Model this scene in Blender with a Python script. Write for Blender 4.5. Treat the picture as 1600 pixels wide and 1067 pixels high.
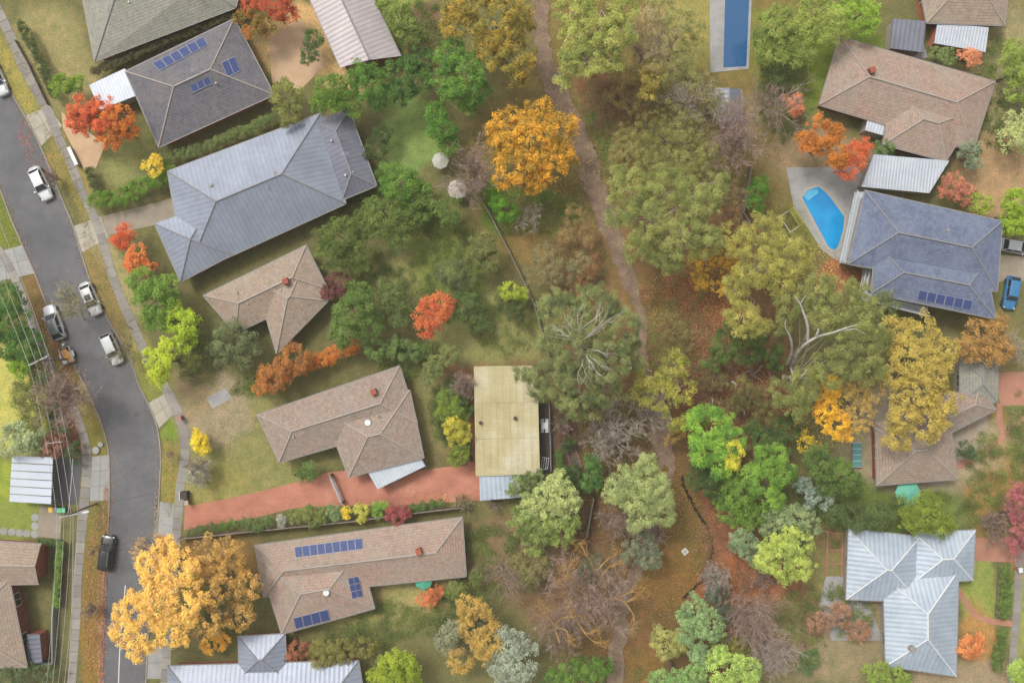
import bpy, bmesh, math, random
import numpy as np
from mathutils import Vector, Matrix
random.seed(7); RNG = np.random.default_rng(11)
for o in list(bpy.data.objects): bpy.data.objects.remove(o)
SC = bpy.context.scene; COL = SC.collection
H = 120.0; S = 12.0                       # camera height in metres, photo pixels per metre on the ground

# ---------------------------------------------------------------- camera, sky, sun, exposure
cam = bpy.data.cameras.new('camera'); camo = bpy.data.objects.new('camera', cam); COL.objects.link(camo)
camo.location = (0, 0, H); camo.rotation_euler = (0, 0, 0)
cam.sensor_width = 36; cam.lens = 36 * H / (1600 / S); cam.clip_end = 3000; cam.clip_start = 1
SC.camera = camo
SUN_EL, SUN_AZ = 58, 318                  # azimuth clockwise from the top of the picture
w = bpy.data.worlds.new('World'); SC.world = w; w.use_nodes = True
nt = w.node_tree; nt.nodes.clear()
sky = nt.nodes.new('ShaderNodeTexSky'); sky.sky_type = 'NISHITA'; sky.sun_disc = False
sky.sun_elevation = math.radians(SUN_EL); sky.sun_rotation = math.radians(SUN_AZ)
sky.air_density = 1.0; sky.dust_density = 6.0; sky.ozone_density = 0.6
hs = nt.nodes.new('ShaderNodeHueSaturation'); hs.inputs['Saturation'].default_value = 0.10
bg = nt.nodes.new('ShaderNodeBackground'); bg.inputs['Strength'].default_value = 0.15
ow = nt.nodes.new('ShaderNodeOutputWorld')
nt.links.new(sky.outputs[0], hs.inputs['Color']); nt.links.new(hs.outputs[0], bg.inputs[0]); nt.links.new(bg.outputs[0], ow.inputs[0])
sl = bpy.data.lights.new('sun', 'SUN'); sl.energy = 1.5; sl.angle = math.radians(11); sl.color = (1, .95, .87)
so = bpy.data.objects.new('sun', sl); COL.objects.link(so)
_a = math.radians(SUN_AZ); _e = math.radians(SUN_EL)
_d = Vector((math.sin(_a) * math.cos(_e), math.cos(_a) * math.cos(_e), math.sin(_e)))
so.rotation_euler = _d.to_track_quat('Z', 'Y').to_euler(); so.location = _d * 200
SC.view_settings.view_transform = 'Standard'; SC.view_settings.look = 'None'
SC.view_settings.gamma = 1; SC.view_settings.use_curve_mapping = False
SC.view_settings.exposure = 0.34
SC.cycles.max_bounces = 5; SC.cycles.diffuse_bounces = 3; SC.cycles.glossy_bounces = 2
SC.cycles.transparent_max_bounces = 4; SC.cycles.transmission_bounces = 2

SC.cycles.volume_bounces = 1; HAZE = .00022
# ---------------------------------------------------------------- helpers
KG = 0.66                                 # photo tone -> base colour
def P(px, py, h=0.0):
    k = (H - h) / H
    return Vector(((px - 800) / S * k, (533.5 - py) / S * k, h))
def lin(c):
    c = c / 255.0
    return c / 12.92 if c <= .04045 else ((c + .055) / 1.055) ** 2.4
def C(r, g, b, k=1.0): return (min(.9, lin(r) * KG * k), min(.9, lin(g) * KG * k), min(.9, lin(b) * KG * k), 1)
def mul(c, k): return (min(.9, c[0] * k), min(.9, c[1] * k), min(.9, c[2] * k), 1)

class MB:
    def __init__(s): s.v = []; s.f = []; s.uv = []; s.m = []
    def face(s, pts, uv=None, m=0):
        i = len(s.v); s.v += [tuple(p) for p in pts]; s.f.append(tuple(range(i, i + len(pts))))
        s.uv.append(uv); s.m.append(m)
    def box(s, c, sx, sy, sz, rz=0.0, m=0):
        """c = centre of the base"""
        ca, sa = math.cos(rz), math.sin(rz); i = len(s.v)
        for z in (0, sz):
            for x, y in ((-1, -1), (1, -1), (1, 1), (-1, 1)):
                X, Y = x * sx / 2, y * sy / 2
                s.v.append((c[0] + X * ca - Y * sa, c[1] + X * sa + Y * ca, c[2] + z))
        for f in ((3, 2, 1, 0), (4, 5, 6, 7), (0, 1, 5, 4), (1, 2, 6, 5), (2, 3, 7, 6), (3, 0, 4, 7)):
            s.f.append(tuple(i + k for k in f)); s.uv.append(None); s.m.append(m)
    def prism(s, poly, z0, z1, m=0, bottom=False):
        n = len(poly); A = sum(poly[k][0] * poly[(k + 1) % n][1] - poly[(k + 1) % n][0] * poly[k][1] for k in range(n))
        if A < 0: poly = poly[::-1]
        i = len(s.v)
        s.v += [(p[0], p[1], z0) for p in poly] + [(p[0], p[1], z1) for p in poly]
        s.f.append(tuple(range(i + n, i + 2 * n))); s.uv.append(None); s.m.append(m)
        for k in range(n):
            s.f.append((i + k, i + (k + 1) % n, i + n + (k + 1) % n, i + n + k)); s.uv.append(None); s.m.append(m)
        if bottom: s.f.append(tuple(range(i + n - 1, i - 1, -1))); s.uv.append(None); s.m.append(m)
    def tube(s, pts, rad, n=5, cap=True, m=0):
        """pts list of Vector, rad a list of radii"""
        pts = [Vector(p) for p in pts]; i0 = len(s.v); u = None
        for k, p in enumerate(pts):
            t = (pts[min(k + 1, len(pts) - 1)] - pts[max(k - 1, 0)])
            t = t.normalized() if t.length > 1e-9 else Vector((0, 0, 1))
            if u is None: u = t.orthogonal().normalized()
            u = (u - t * u.dot(t)); u = u.normalized() if u.length > 1e-6 else t.orthogonal().normalized()
            v = t.cross(u); r = rad[k] if not isinstance(rad, (int, float)) else rad
            for j in range(n):
                a = 2 * math.pi * j / n; s.v.append(tuple(p + (u * math.cos(a) + v * math.sin(a)) * r))
        for k in range(len(pts) - 1):
            for j in range(n):
                a = i0 + k * n + j; b = i0 + k * n + (j + 1) % n
                s.f.append((a, b, b + n, a + n)); s.uv.append(None); s.m.append(m)
        if cap:
            s.f.append(tuple(i0 + n - 1 - j for j in range(n))); s.uv.append(None); s.m.append(m)
            e = i0 + (len(pts) - 1) * n
            s.f.append(tuple(e + j for j in range(n))); s.uv.append(None); s.m.append(m)
    def build(s, name, mats, parent=None, smooth=False, loc=None):
        me = bpy.data.meshes.new(name)
        off = Vector(loc) if loc is not None else Vector((0, 0, 0))
        me.from_pydata([tuple(Vector(v) - off) for v in s.v], [], s.f)
        if not isinstance(mats, (list, tuple)): mats = [mats]
        for m in mats: me.materials.append(m)
        if any(s.m): me.polygons.foreach_set('material_index', s.m)
        if any(u is not None for u in s.uv):
            l = me.uv_layers.new(name='UVMap')
            for p, u in zip(me.polygons, s.uv):
                if u is not None:
                    for li, q in zip(p.loop_indices, u): l.data[li].uv = q
        if smooth: me.polygons.foreach_set('use_smooth', [True] * len(me.polygons))
        me.update()
        o = bpy.data.objects.new(name, me); COL.objects.link(o)
        if parent is not None: o.parent = parent; o.location = off
        elif loc is not None: o.location = off
        return o
def tag(o, label, cat, group=None):
    o['label'] = label; o['category'] = cat
    if group: o['group'] = group
    return o
def struct(o, kind='structure'):
    o['kind'] = kind; return o
def thing(name, label, cat, loc, rz=0, group=None):
    o = bpy.data.objects.new(name, None); COL.objects.link(o); o.location = loc; o.rotation_euler = (0, 0, rz)
    o.empty_display_size = .3
    return tag(o, label, cat, group)

# ---------------------------------------------------------------- materials
def newmat(name, rough=.8, spec=.2):
    m = bpy.data.materials.new(name); m.use_nodes = True
    b = m.node_tree.nodes['Principled BSDF']; b.inputs['Roughness'].default_value = rough
    b.inputs['Specular IOR Level'].default_value = spec
    return m, m.node_tree, b
def N(t, kind, **kw):
    n = t.nodes.new(kind)
    for k, v in kw.items(): setattr(n, k, v)
    return n
def ramp(t, fac, stops):
    r = t.nodes.new('ShaderNodeValToRGB'); e = r.color_ramp.elements
    while len(e) < len(stops): e.new(.5)
    for k, (p, c) in enumerate(stops): e[k].position = p; e[k].color = c
    t.links.new(fac, r.inputs[0]); return r.outputs[0]
def noise(t, scale, detail=4, rough=.6, coord='Object', vec=None):
    n = t.nodes.new('ShaderNodeTexNoise'); n.inputs['Scale'].default_value = scale
    n.inputs['Detail'].default_value = detail; n.inputs['Roughness'].default_value = rough
    if vec is None:
        tc = t.nodes.new('ShaderNodeTexCoord'); vec = tc.outputs[coord]
    t.links.new(vec, n.inputs['Vector']); return n.outputs['Fac']
def mixc(t, a, b, fac, mode='MIX'):
    m = t.nodes.new('ShaderNodeMix'); m.data_type = 'RGBA'; m.blend_type = mode
    for inp, v in ((6, a), (7, b), (0, fac)):
        if isinstance(v, (tuple, float, int)): m.inputs[inp].default_value = v
        else: t.links.new(v, m.inputs[inp])
    return m.outputs[2]
def bump(t, b, h, strength=.4, dist=.05):
    n = t.nodes.new('ShaderNodeBump'); n.inputs['Strength'].default_value = strength; n.inputs['Distance'].default_value = dist
    t.links.new(h, n.inputs['Height']); t.links.new(n.outputs[0], b.inputs['Normal'])
def plain(name, col, rough=.6, spec=.3, metal=0, var=.12, scale=2.0):
    m, t, b = newmat(name, rough, spec); b.inputs['Metallic'].default_value = metal
    c = ramp(t, noise(t, scale, 5, .65), [(.3, mul(col, 1 - var)), (.7, mul(col, 1 + var))])
    t.links.new(c, b.inputs['Base Color']); return m
def mottled(name, stops, scale, rough=.9, fine=18, fv=.25, bumpk=.3):
    m, t, b = newmat(name, rough, .15)
    geo = N(t, 'ShaderNodeNewGeometry')
    c = ramp(t, noise(t, scale, 6, .65, vec=geo.outputs['Position']), stops)
    f = noise(t, fine, 3, .7, vec=geo.outputs['Position'])
    g = ramp(t, f, [(.3, (1 - fv, 1 - fv, 1 - fv, 1)), (.7, (1 + fv, 1 + fv, 1 + fv, 1))])
    t.links.new(mixc(t, c, g, 1.0, 'MULTIPLY'), b.inputs['Base Color'])
    bump(t, b, f, bumpk, .04); return m
_leafc = {}
def leafmat(a, b=None, c=None):
    key = (a, b, c)
    if key in _leafc: return _leafc[key]
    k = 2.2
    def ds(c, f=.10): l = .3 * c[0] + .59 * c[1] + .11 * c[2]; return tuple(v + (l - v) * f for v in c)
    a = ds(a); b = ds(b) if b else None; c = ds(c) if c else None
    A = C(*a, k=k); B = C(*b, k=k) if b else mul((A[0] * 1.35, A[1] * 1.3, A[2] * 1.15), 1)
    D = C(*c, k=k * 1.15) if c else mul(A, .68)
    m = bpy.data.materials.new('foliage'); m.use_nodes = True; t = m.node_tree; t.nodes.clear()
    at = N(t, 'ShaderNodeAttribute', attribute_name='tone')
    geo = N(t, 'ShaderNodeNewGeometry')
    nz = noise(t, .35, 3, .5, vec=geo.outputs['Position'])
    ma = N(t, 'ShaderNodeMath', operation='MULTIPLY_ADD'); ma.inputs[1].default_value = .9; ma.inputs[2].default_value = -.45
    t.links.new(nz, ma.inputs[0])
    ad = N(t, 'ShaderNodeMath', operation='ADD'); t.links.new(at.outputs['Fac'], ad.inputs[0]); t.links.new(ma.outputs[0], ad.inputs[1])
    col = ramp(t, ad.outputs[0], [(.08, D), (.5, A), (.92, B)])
    df = N(t, 'ShaderNodeBsdfDiffuse'); tr = N(t, 'ShaderNodeBsdfTranslucent'); mx = N(t, 'ShaderNodeMixShader'); mx.inputs[0].default_value = .28
    out = N(t, 'ShaderNodeOutputMaterial')
    t.links.new(col, df.inputs[0]); t.links.new(col, tr.inputs[0]); t.links.new(df.outputs[0], mx.inputs[1]); t.links.new(tr.outputs[0], mx.inputs[2])
    t.links.new(mx.outputs[0], out.inputs[0]); _leafc[key] = m; return m

M = {}
M['bark_pale'] = mottled('pale_bark', [(.35, C(156, 150, 138)), (.6, C(204, 198, 186))], 1.2, fine=8, fv=.12)
M['bark_brown'] = mottled('brown_bark', [(.35, C(95, 82, 72)), (.6, C(135, 120, 108))], 1.5, fine=8)
M['bark_grey'] = mottled('grey_bark', [(.35, C(158, 146, 134)), (.6, C(204, 192, 178))], 1.5, fine=8)
M['bark_pink'] = mottled('pinkish_bark', [(.35, C(150, 126, 114)), (.6, C(196, 170, 156))], 1.5, fine=8)
M['bark_gold'] = mottled('lichen_yellow_bark', [(.30, C(152, 124, 84)), (.6, C(196, 154, 84))], 1.0, fine=8)
M['twig'] = mottled('twig_bark', [(.35, C(142, 120, 104)), (.6, C(184, 160, 142))], 2, fine=8)
M['twig_straw'] = mottled('straw_twigs', [(.35, C(140, 132, 95)), (.6, C(176, 168, 125))], 2, fine=8)
M['asphalt'] = None
def asphalt():
    m, t, b = newmat('asphalt', .85, .25)
    geo = N(t, 'ShaderNodeNewGeometry'); v = geo.outputs['Position']
    c = ramp(t, noise(t, .09, 4, .6, vec=v), [(.3, C(100, 100, 103)), (.55, C(117, 117, 119)), (.75, C(132, 131, 131))])
    f = noise(t, 9, 4, .8, vec=v)
    g = ramp(t, f, [(.3, (.86, .86, .86, 1)), (.7, (1.12, 1.12, 1.12, 1))])
    c2 = mixc(t, c, g, 1.0, 'MULTIPLY')
    vo = N(t, 'ShaderNodeTexVoronoi', feature='DISTANCE_TO_EDGE'); vo.inputs['Scale'].default_value = .11
    wv = noise(t, .6, 4, .6, vec=v); wm = N(t, 'ShaderNodeMix'); wm.data_type = 'RGBA'; wm.blend_type = 'ADD'; wm.inputs[0].default_value = .0
    t.links.new(v, vo.inputs['Vector'])
    k = ramp(t, vo.outputs['Distance'], [(0, (.72, .72, .72, 1)), (.006, (1, 1, 1, 1))])
    st = ramp(t, noise(t, .5, 6, .75, vec=v), [(.40, (1.05, 1.05, 1.05, 1)), (.66, (.84, .84, .84, 1))])
    c3 = mixc(t, mixc(t, c2, k, .55, 'MULTIPLY'), st, 1.0, 'MULTIPLY')
    t.links.new(c3, b.inputs['Base Color']); bump(t, b, f, .2, .02); return m
M['asphalt'] = asphalt()
def concrete(name, base, var=.16):
    m, t, b = newmat(name, .85, .2)
    geo = N(t, 'ShaderNodeNewGeometry'); oi = N(t, 'ShaderNodeObjectInfo')
    c = ramp(t, noise(t, .7, 6, .7, vec=geo.outputs['Position']), [(.3, mul(base, .8)), (.7, mul(base, 1.1))])
    r = ramp(t, oi.outputs['Random'], [(0, (1 - var, 1 - var, 1 - var * .9, 1)), (1, (1 + var, 1 + var * .9, 1 + var * .8, 1))])
    f = noise(t, 14, 4, .7, vec=geo.outputs['Position'])
    g = ramp(t, f, [(.3, (.9, .9, .9, 1)), (.7, (1.08, 1.08, 1.08, 1))])
    t.links.new(mixc(t, mixc(t, c, r, 1.0, 'MULTIPLY'), g, 1.0, 'MULTIPLY'), b.inputs['Base Color']); bump(t, b, f, .15, .02); return m
M['concrete'] = concrete('footpath_concrete', C(158, 153, 146))
M['concrete_cream'] = concrete('cream_concrete', C(190, 182, 165), .05)
M['concrete_grey'] = concrete('grey_concrete', C(172, 172, 168), .06)
M['kerb'] = concrete('kerb_concrete', C(160, 154, 144), .05)
M['terracotta'] = mottled('terracotta_gravel', [(.3, C(176, 118, 98)), (.55, C(198, 134, 112)), (.75, C(214, 156, 132))], .35, fine=6, fv=.22)
M['brick_pave'] = mottled('brick_paving', [(.3, C(176, 124, 104)), (.7, C(196, 146, 122))], .6, fine=7, fv=.14)
M['sand_pave'] = mottled('sandstone_paving', [(.3, C(200, 165, 130)), (.7, C(216, 186, 152))], .5, fine=7, fv=.08)
M['grey_pave'] = mottled('grey_paving', [(.3, C(150, 148, 146)), (.7, C(185, 184, 182))], .5, fine=7, fv=.08)
M['brown_pave'] = mottled('worn_driveway', [(.3, C(150, 138, 122)), (.7, C(176, 164, 146))], .5, fine=7, fv=.08)
M['dirt_path'] = mottled('dirt_path', [(.3, C(122, 102, 86)), (.55, C(146, 124, 104)), (.75, C(170, 148, 124))], .5, fine=4, fv=.24)
M['mud'] = plain('dark_mud', C(46, 36, 29), .7, .2)
M['line'] = plain('road_paint', C(222, 222, 216), .6, var=.1, scale=4)
M['timber'] = mottled('weathered_timber', [(.3, C(118, 108, 96)), (.7, C(158, 148, 134))], 2, fine=12)
M['timber_dark'] = mottled('dark_decking', [(.3, C(72, 64, 62)), (.7, C(98, 88, 84))], 2, fine=12)
M['white'] = plain('white_paint', C(228, 230, 230), .45, .4, var=.04)
M['galv'] = plain('galvanised_steel', C(170, 172, 174), .4, .5, metal=.3, var=.06)
M['wire'] = plain('wire_metal', C(190, 186, 178), .5, .4, var=.05)
M['water'] = None
def pool():
    m, t, b = newmat('pool_water', .06, .5)
    geo = N(t, 'ShaderNodeNewGeometry'); v = geo.outputs['Position']
    c = ramp(t, noise(t, .35, 3, .5, vec=v), [(.3, C(22, 140, 205)), (.7, C(38, 168, 232))])
    t.links.new(c, b.inputs['Base Color']); bump(t, b, noise(t, 3, 3, .5, vec=v), .08, .05); return m
M['water'] = pool()
def uvtile(name, ca, cb, cc, bw=.33, bh=.36, mortar=.018, rough=.8, dark=.55, weather=.5):
    m, t, b = newmat(name, rough, .25)
    uv = N(t, 'ShaderNodeUVMap'); geo = N(t, 'ShaderNodeNewGeometry'); pos = geo.outputs['Position']
    br = N(t, 'ShaderNodeTexBrick'); br.inputs['Scale'].default_value = 1; br.inputs['Brick Width'].default_value = bw
    br.inputs['Row Height'].default_value = bh; br.inputs['Mortar Size'].default_value = mortar; br.inputs['Bias'].default_value = 0
    br.inputs['Color1'].default_value = ca; br.inputs['Color2'].default_value = cb; br.inputs['Mortar'].default_value = mul(ca, dark)
    t.links.new(uv.outputs[0], br.inputs['Vector'])
    wz = ramp(t, noise(t, .3, 6, .7, vec=pos), [(.40, (0, 0, 0, 1)), (.60, (1, 1, 1, 1))])
    k = N(t, 'ShaderNodeMath', operation='MULTIPLY'); k.inputs[1].default_value = weather; t.links.new(wz, k.inputs[0])
    c = mixc(t, br.outputs['Color'], cc, k.outputs[0])
    g = ramp(t, noise(t, 2.2, 6, .78, vec=pos), [(.3, (.72, .73, .74, 1)), (.5, (.98, .98, .97, 1)), (.7, (1.16, 1.15, 1.12, 1))])
    stn = ramp(t, noise(t, .7, 6, .75, vec=pos), [(.52, (1, 1, 1, 1)), (.72, (.78, .79, .76, 1))])
    t.links.new(mixc(t, mixc(t, c, g, 1.0, 'MULTIPLY'), stn, 1.0, 'MULTIPLY'), b.inputs['Base Color'])
    sx = N(t, 'ShaderNodeSeparateXYZ'); t.links.new(uv.outputs[0], sx.inputs[0])
    dv = N(t, 'ShaderNodeMath', operation='DIVIDE'); dv.inputs[1].default_value = bh; t.links.new(sx.outputs[1], dv.inputs[0])
    fr = N(t, 'ShaderNodeMath', operation='FRACT'); t.links.new(dv.outputs[0], fr.inputs[0])
    sb = N(t, 'ShaderNodeMath', operation='SUBTRACT'); sb.inputs[0].default_value = 1; t.links.new(fr.outputs[0], sb.inputs[1])
    bump(t, b, sb.outputs[0], .6, .05); return m
def uvribs(name, ca, cb, pitch=.2, rough=.45, metal=.2, weather=(.25, .4)):
    m, t, b = newmat(name, rough, .4); b.inputs['Metallic'].default_value = metal
    uv = N(t, 'ShaderNodeUVMap'); geo = N(t, 'ShaderNodeNewGeometry'); pos = geo.outputs['Position']
    sx = N(t, 'ShaderNodeSeparateXYZ'); t.links.new(uv.outputs[0], sx.inputs[0])
    mu = N(t, 'ShaderNodeMath', operation='MULTIPLY'); mu.inputs[1].default_value = 2 * math.pi / pitch; t.links.new(sx.outputs[0], mu.inputs[0])
    sn = N(t, 'ShaderNodeMath', operation='SINE'); t.links.new(mu.outputs[0], sn.inputs[0])
    c = ramp(t, noise(t, weather[0], 5, .65, vec=pos), [(.3, ca), (.7, cb)])
    g = ramp(t, noise(t, 1.1, 6, .75, vec=pos), [(.3, (.86, .86, .85, 1)), (.7, (1.06, 1.06, 1.06, 1))])
    r2 = ramp(t, sn.outputs[0], [(0, (.9, .9, .9, 1)), (.6, (1, 1, 1, 1))])
    t.links.new(mixc(t, mixc(t, c, g, 1.0, 'MULTIPLY'), r2, 1.0, 'MULTIPLY'), b.inputs['Base Color'])
    bump(t, b, sn.outputs[0], .5, .02); return m
M['tile_slate'] = uvtile('slate_roof_tiles', C(108, 108, 118), C(122, 120, 128), C(140, 130, 125), weather=.4)
M['tile_tan'] = uvtile('tan_roof_tiles', C(164, 146, 130), C(186, 160, 142), C(170, 160, 144), weather=.5)
M['tile_pink'] = uvtile('pinkish_roof_tiles', C(170, 146, 134), C(192, 160, 142), C(168, 158, 144), weather=.6)
M['tile_brown'] = uvtile('brown_roof_tiles', C(160, 142, 130), C(184, 158, 144), C(160, 152, 140), weather=.5)
M['tile_grey'] = uvtile('grey_roof_tiles', C(160, 158, 146), C(172, 170, 158), C(150, 152, 138), weather=.4)
M['tile_navy'] = uvtile('navy_roof_tiles', C(104, 114, 140), C(122, 132, 158), C(136, 146, 168), weather=.5)
M['metal_blue'] = uvribs('blue_grey_metal_roof', C(146, 154, 170), C(166, 174, 190), .6)
M['metal_dark'] = uvribs('dark_metal_roof', C(116, 118, 132), C(140, 142, 156), .6)
M['metal_white'] = uvribs('white_metal_roof', C(198, 206, 218), C(218, 224, 232), .4)
M['metal_pale'] = uvribs('pale_blue_metal_roof', C(176, 190, 206), C(204, 216, 228), .6)
M['metal_mauve'] = uvribs('mauve_metal_roof', C(176, 166, 168), C(190, 180, 180), .6)
M['brick_wall'] = uvtile('red_brick_wall', C(150, 84, 66), C(166, 98, 76), C(130, 88, 74), .24, .086, .012, weather=.3, dark=1.4)
M['brick_orange'] = uvtile('orange_brick_wall', C(176, 106, 80), C(188, 120, 90), C(150, 104, 84), .24, .086, .012, weather=.3, dark=1.4)
M['render_wall'] = plain('cream_render', C(180, 170, 156), .8, var=.06)
M['gutter'] = plain('gutter_metal', C(150, 146, 142), .5, var=.06)
M['ridge'] = plain('ridge_cap_mortar', C(180, 170, 160), .8, var=.12, scale=5)
M['ridge_grey'] = plain('grey_ridge_cap', C(150, 148, 150), .8, var=.12, scale=5)
M['glass'] = plain('dark_glass', C(62, 68, 74), .12, .6, var=.1)
def solar_mat():
    m, t, b = newmat('solar_cells', .5, .15)
    uv = N(t, 'ShaderNodeUVMap')
    br = N(t, 'ShaderNodeTexBrick', offset=0.0); br.inputs['Scale'].default_value = 1; br.inputs['Brick Width'].default_value = 1 / 6
    br.inputs['Row Height'].default_value = .1; br.inputs['Mortar Size'].default_value = .008; br.inputs['Color1'].default_value = C(52, 68, 118)
    br.inputs['Color2'].default_value = C(62, 78, 130); br.inputs['Mortar'].default_value = C(100, 112, 150)
    t.links.new(uv.outputs[0], br.inputs['Vector']); t.links.new(br.outputs['Color'], b.inputs['Base Color']); return m
M['solar'] = solar_mat(); M['solar_frame'] = plain('panel_frame', C(170, 174, 182), .4, var=.04)

# ---------------------------------------------------------------- ground with soft areas of grass, litter, soil
def build_ground():
    xs = np.concatenate([[-420, -160], np.arange(-96, 96.01, .42), [160, 420]])
    ys = np.concatenate([[-420, -130], np.arange(-68, 68.01, .42), [130, 420]])
    X, Y = np.meshgrid(xs, ys); px = X * S + 800; py = 533.5 - Y * S
    col = np.zeros(X.shape + (3,)); col[:] = C(122, 118, 78)[:3]
    rr = np.random.default_rng(3)
    def sm(n):  # smooth random field
        f = np.zeros(X.shape)
        for k in range(10):
            a = rr.uniform(0, 6.28); fr = rr.uniform(.6, 2.4) * n; f += np.sin((X * math.cos(a) + Y * math.sin(a)) * fr + rr.uniform(0, 6.28))
        return f / 10 ** .5
    w1 = sm(.25); w2 = sm(.25); w3 = sm(.9)
    def blob(cx, cy, rx, ry, rgb, a=0, soft=.25, wob=.18):
        ca, sa = math.cos(math.radians(a)), math.sin(math.radians(a))
        dx = px - cx + w1 * rx * wob + w3 * 5; dy = py - cy + w2 * ry * wob + w3 * 5
        u = (dx * ca + dy * sa) / rx; v = (-dx * sa + dy * ca) / ry
        d = np.sqrt(u * u + v * v); wt = np.clip((1 + soft - d) / (2 * soft), 0, 1); wt = wt * wt * (3 - 2 * wt)
        col[:] = col * (1 - wt[..., None]) + np.array(C(*rgb, k=1.24)[:3]) * np.array([1.02, .99, .84]) * wt[..., None]
    for b in [
        # reserve
        (1010, 200, 260, 330, (122, 108, 72)), (1060, 560, 200, 300, (112, 88, 66)), (1040, 900, 180, 260, (110, 88, 62)),
        (960, 420, 60, 90, (128, 104, 76)), (870, 370, 60, 70, (134, 112, 76)), (800, 330, 40, 34, (84, 128, 42)), (860, 330, 50, 30, (98, 124, 52)),
        (935, 195, 14, 70, (92, 122, 52), -12), (1000, 230, 60, 70, (140, 116, 78)), (1060, 240, 70, 60, (128, 128, 76)), (940, 145, 40, 30, (118, 86, 66)),
        (1080, 470, 60, 70, (134, 92, 64)), (1130, 420, 50, 46, (120, 92, 44)), (1070, 560, 40, 60, (118, 84, 68)), (1150, 620, 90, 60, (104, 68, 52)),
        (1040, 540, 30, 70, (108, 106, 62)), (1180, 680, 60, 60, (98, 70, 54)), (1060, 850, 60, 130, (120, 98, 62), 5), (1040, 900, 40, 60, (128, 98, 62)),
        (1125, 810, 26, 90, (146, 96, 78), -18), (1170, 905, 80, 36, (164, 100, 66)), (1230, 940, 60, 60, (158, 106, 82)), (1150, 950, 60, 50, (146, 94, 70)),
        (985, 985, 40, 60, (128, 96, 70)), (1000, 1040, 30, 40, (128, 100, 62)), (880, 900, 90, 90, (128, 104, 86)), (910, 810, 30, 60, (96, 78, 60)), (960, 690, 60, 60, (100, 82, 60)),
        (880, 690, 40, 50, (96, 78, 70)), (760, 640, 100, 110, (120, 92, 76)), (1170, 345, 40, 30, (134, 92, 66)), (1240, 370, 50, 60, (120, 120, 64), 40), (1320, 430, 30, 24, (160, 108, 82)),
        # yards, west
        (90, 110, 60, 90, (146, 138, 104), -20), (210, 250, 60, 40, (136, 138, 96), -25), (20, 620, 60, 90, (176, 172, 102)), (10, 770, 50, 50, (140, 152, 70)), (30, 810, 60, 30, (128, 140, 76)),
        (390, 690, 110, 90, (134, 132, 92)), (340, 760, 60, 40, (142, 138, 90)), (640, 210, 50, 60, (128, 150, 92)), (660, 380, 60, 60, (130, 134, 78)), (760, 520, 80, 50, (134, 134, 92)),
        (620, 420, 50, 40, (140, 138, 98)), (700, 420, 60, 80, (120, 130, 72)), (640, 20, 40, 90, (134, 146, 84)), (670, 60, 30, 60, (120, 96, 84)), (560, 940, 110, 50, (148, 142, 100)),
        (640, 920, 100, 40, (152, 144, 104)), (780, 880, 80, 60, (124, 106, 86)), (330, 870, 80, 40, (132, 108, 72)), (740, 640, 50, 40, (130, 112, 96)), (680, 640, 40, 60, (128, 122, 88)),
        (450, 60, 60, 60, (200, 168, 128), 30), (500, 100, 70, 30, (192, 162, 124), 30), (330, 640, 60, 50, (150, 138, 122)), (300, 600, 30, 50, (150, 134, 112)),
        (300, 800, 60, 12, (130, 124, 70)), (180, 420, 26, 80, (150, 142, 108), -22), (220, 560, 26, 60, (146, 140, 92), -22),
        # yards, east
        (1080, 40, 60, 90, (146, 138, 88)), (1250, 160, 90, 60, (128, 118, 100)), (1280, 80, 120, 80, (120, 138, 66)), (1560, 150, 60, 140, (146, 138, 110)), (1560, 270, 70, 70, (164, 136, 112)),
        (1300, 250, 90, 50, (150, 130, 112)), (1230, 350, 40, 30, (126, 124, 66)), (1540, 560, 60, 60, (134, 122, 88)), (1540, 700, 40, 80, (138, 112, 70)), (1560, 780, 40, 80, (140, 116, 76)),
        (1590, 610, 40, 20, (118, 140, 70)), (1440, 700, 130, 80, (158, 148, 132)), (1400, 800, 130, 40, (104, 122, 66)), (1290, 880, 50, 60, (128, 122, 84)), (1290, 990, 120, 70, (140, 128, 108)),
        (1530, 920, 30, 60, (140, 152, 86)), (1525, 1000, 30, 60, (168, 132, 88)), (1500, 1060, 90, 30, (150, 134, 118)), (1595, 960, 14, 120, (138, 142, 92)), (1310, 840, 40, 20, (132, 110, 86)),
        # verges
        (25, 120, 26, 80, (156, 146, 88), -22), (40, 220, 14, 40, (140, 126, 84), -22), (105, 280, 20, 90, (146, 132, 84), -22), (155, 440, 22, 80, (140, 122, 86), -22), (10, 350, 24, 60, (112, 122, 58), -20),
        (55, 465, 30, 60, (120, 100, 72), -22), (95, 590, 30, 60, (128, 116, 72), -24), (140, 660, 20, 70, (128, 120, 70), -18), (145, 860, 16, 80, (128, 116, 68)), (140, 1000, 18, 110, (138, 112, 62)),
        (265, 735, 14, 70, (146, 134, 80)), (240, 600, 24, 50, (130, 132, 80), -22), (264, 672, 12, 20, (120, 140, 66)), (250, 860, 24, 40, (170, 128, 72)), (70, 470, 8, 120, (128, 92, 78), -22), (100, 660, 14, 60, (128, 92, 80), -20),
        (95, 940, 12, 140, (98, 98, 76)),
    ]: blob(*b)
    reserve = np.exp(-(((px - 990) / 130) ** 6)) * np.exp(-(((py - 560) / 620) ** 6))
    Z = reserve * (.10 * w1 + .05 * w3) - .06 * reserve
    ny, nx = X.shape
    v = np.stack([X, Y, Z], -1).reshape(-1, 3)
    i = np.arange(nx * ny).reshape(ny, nx)
    q = np.stack([i[:-1, :-1], i[:-1, 1:], i[1:, 1:], i[1:, :-1]], -1).reshape(-1)
    me = bpy.data.meshes.new('ground'); nf = (ny - 1) * (nx - 1)
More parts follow.
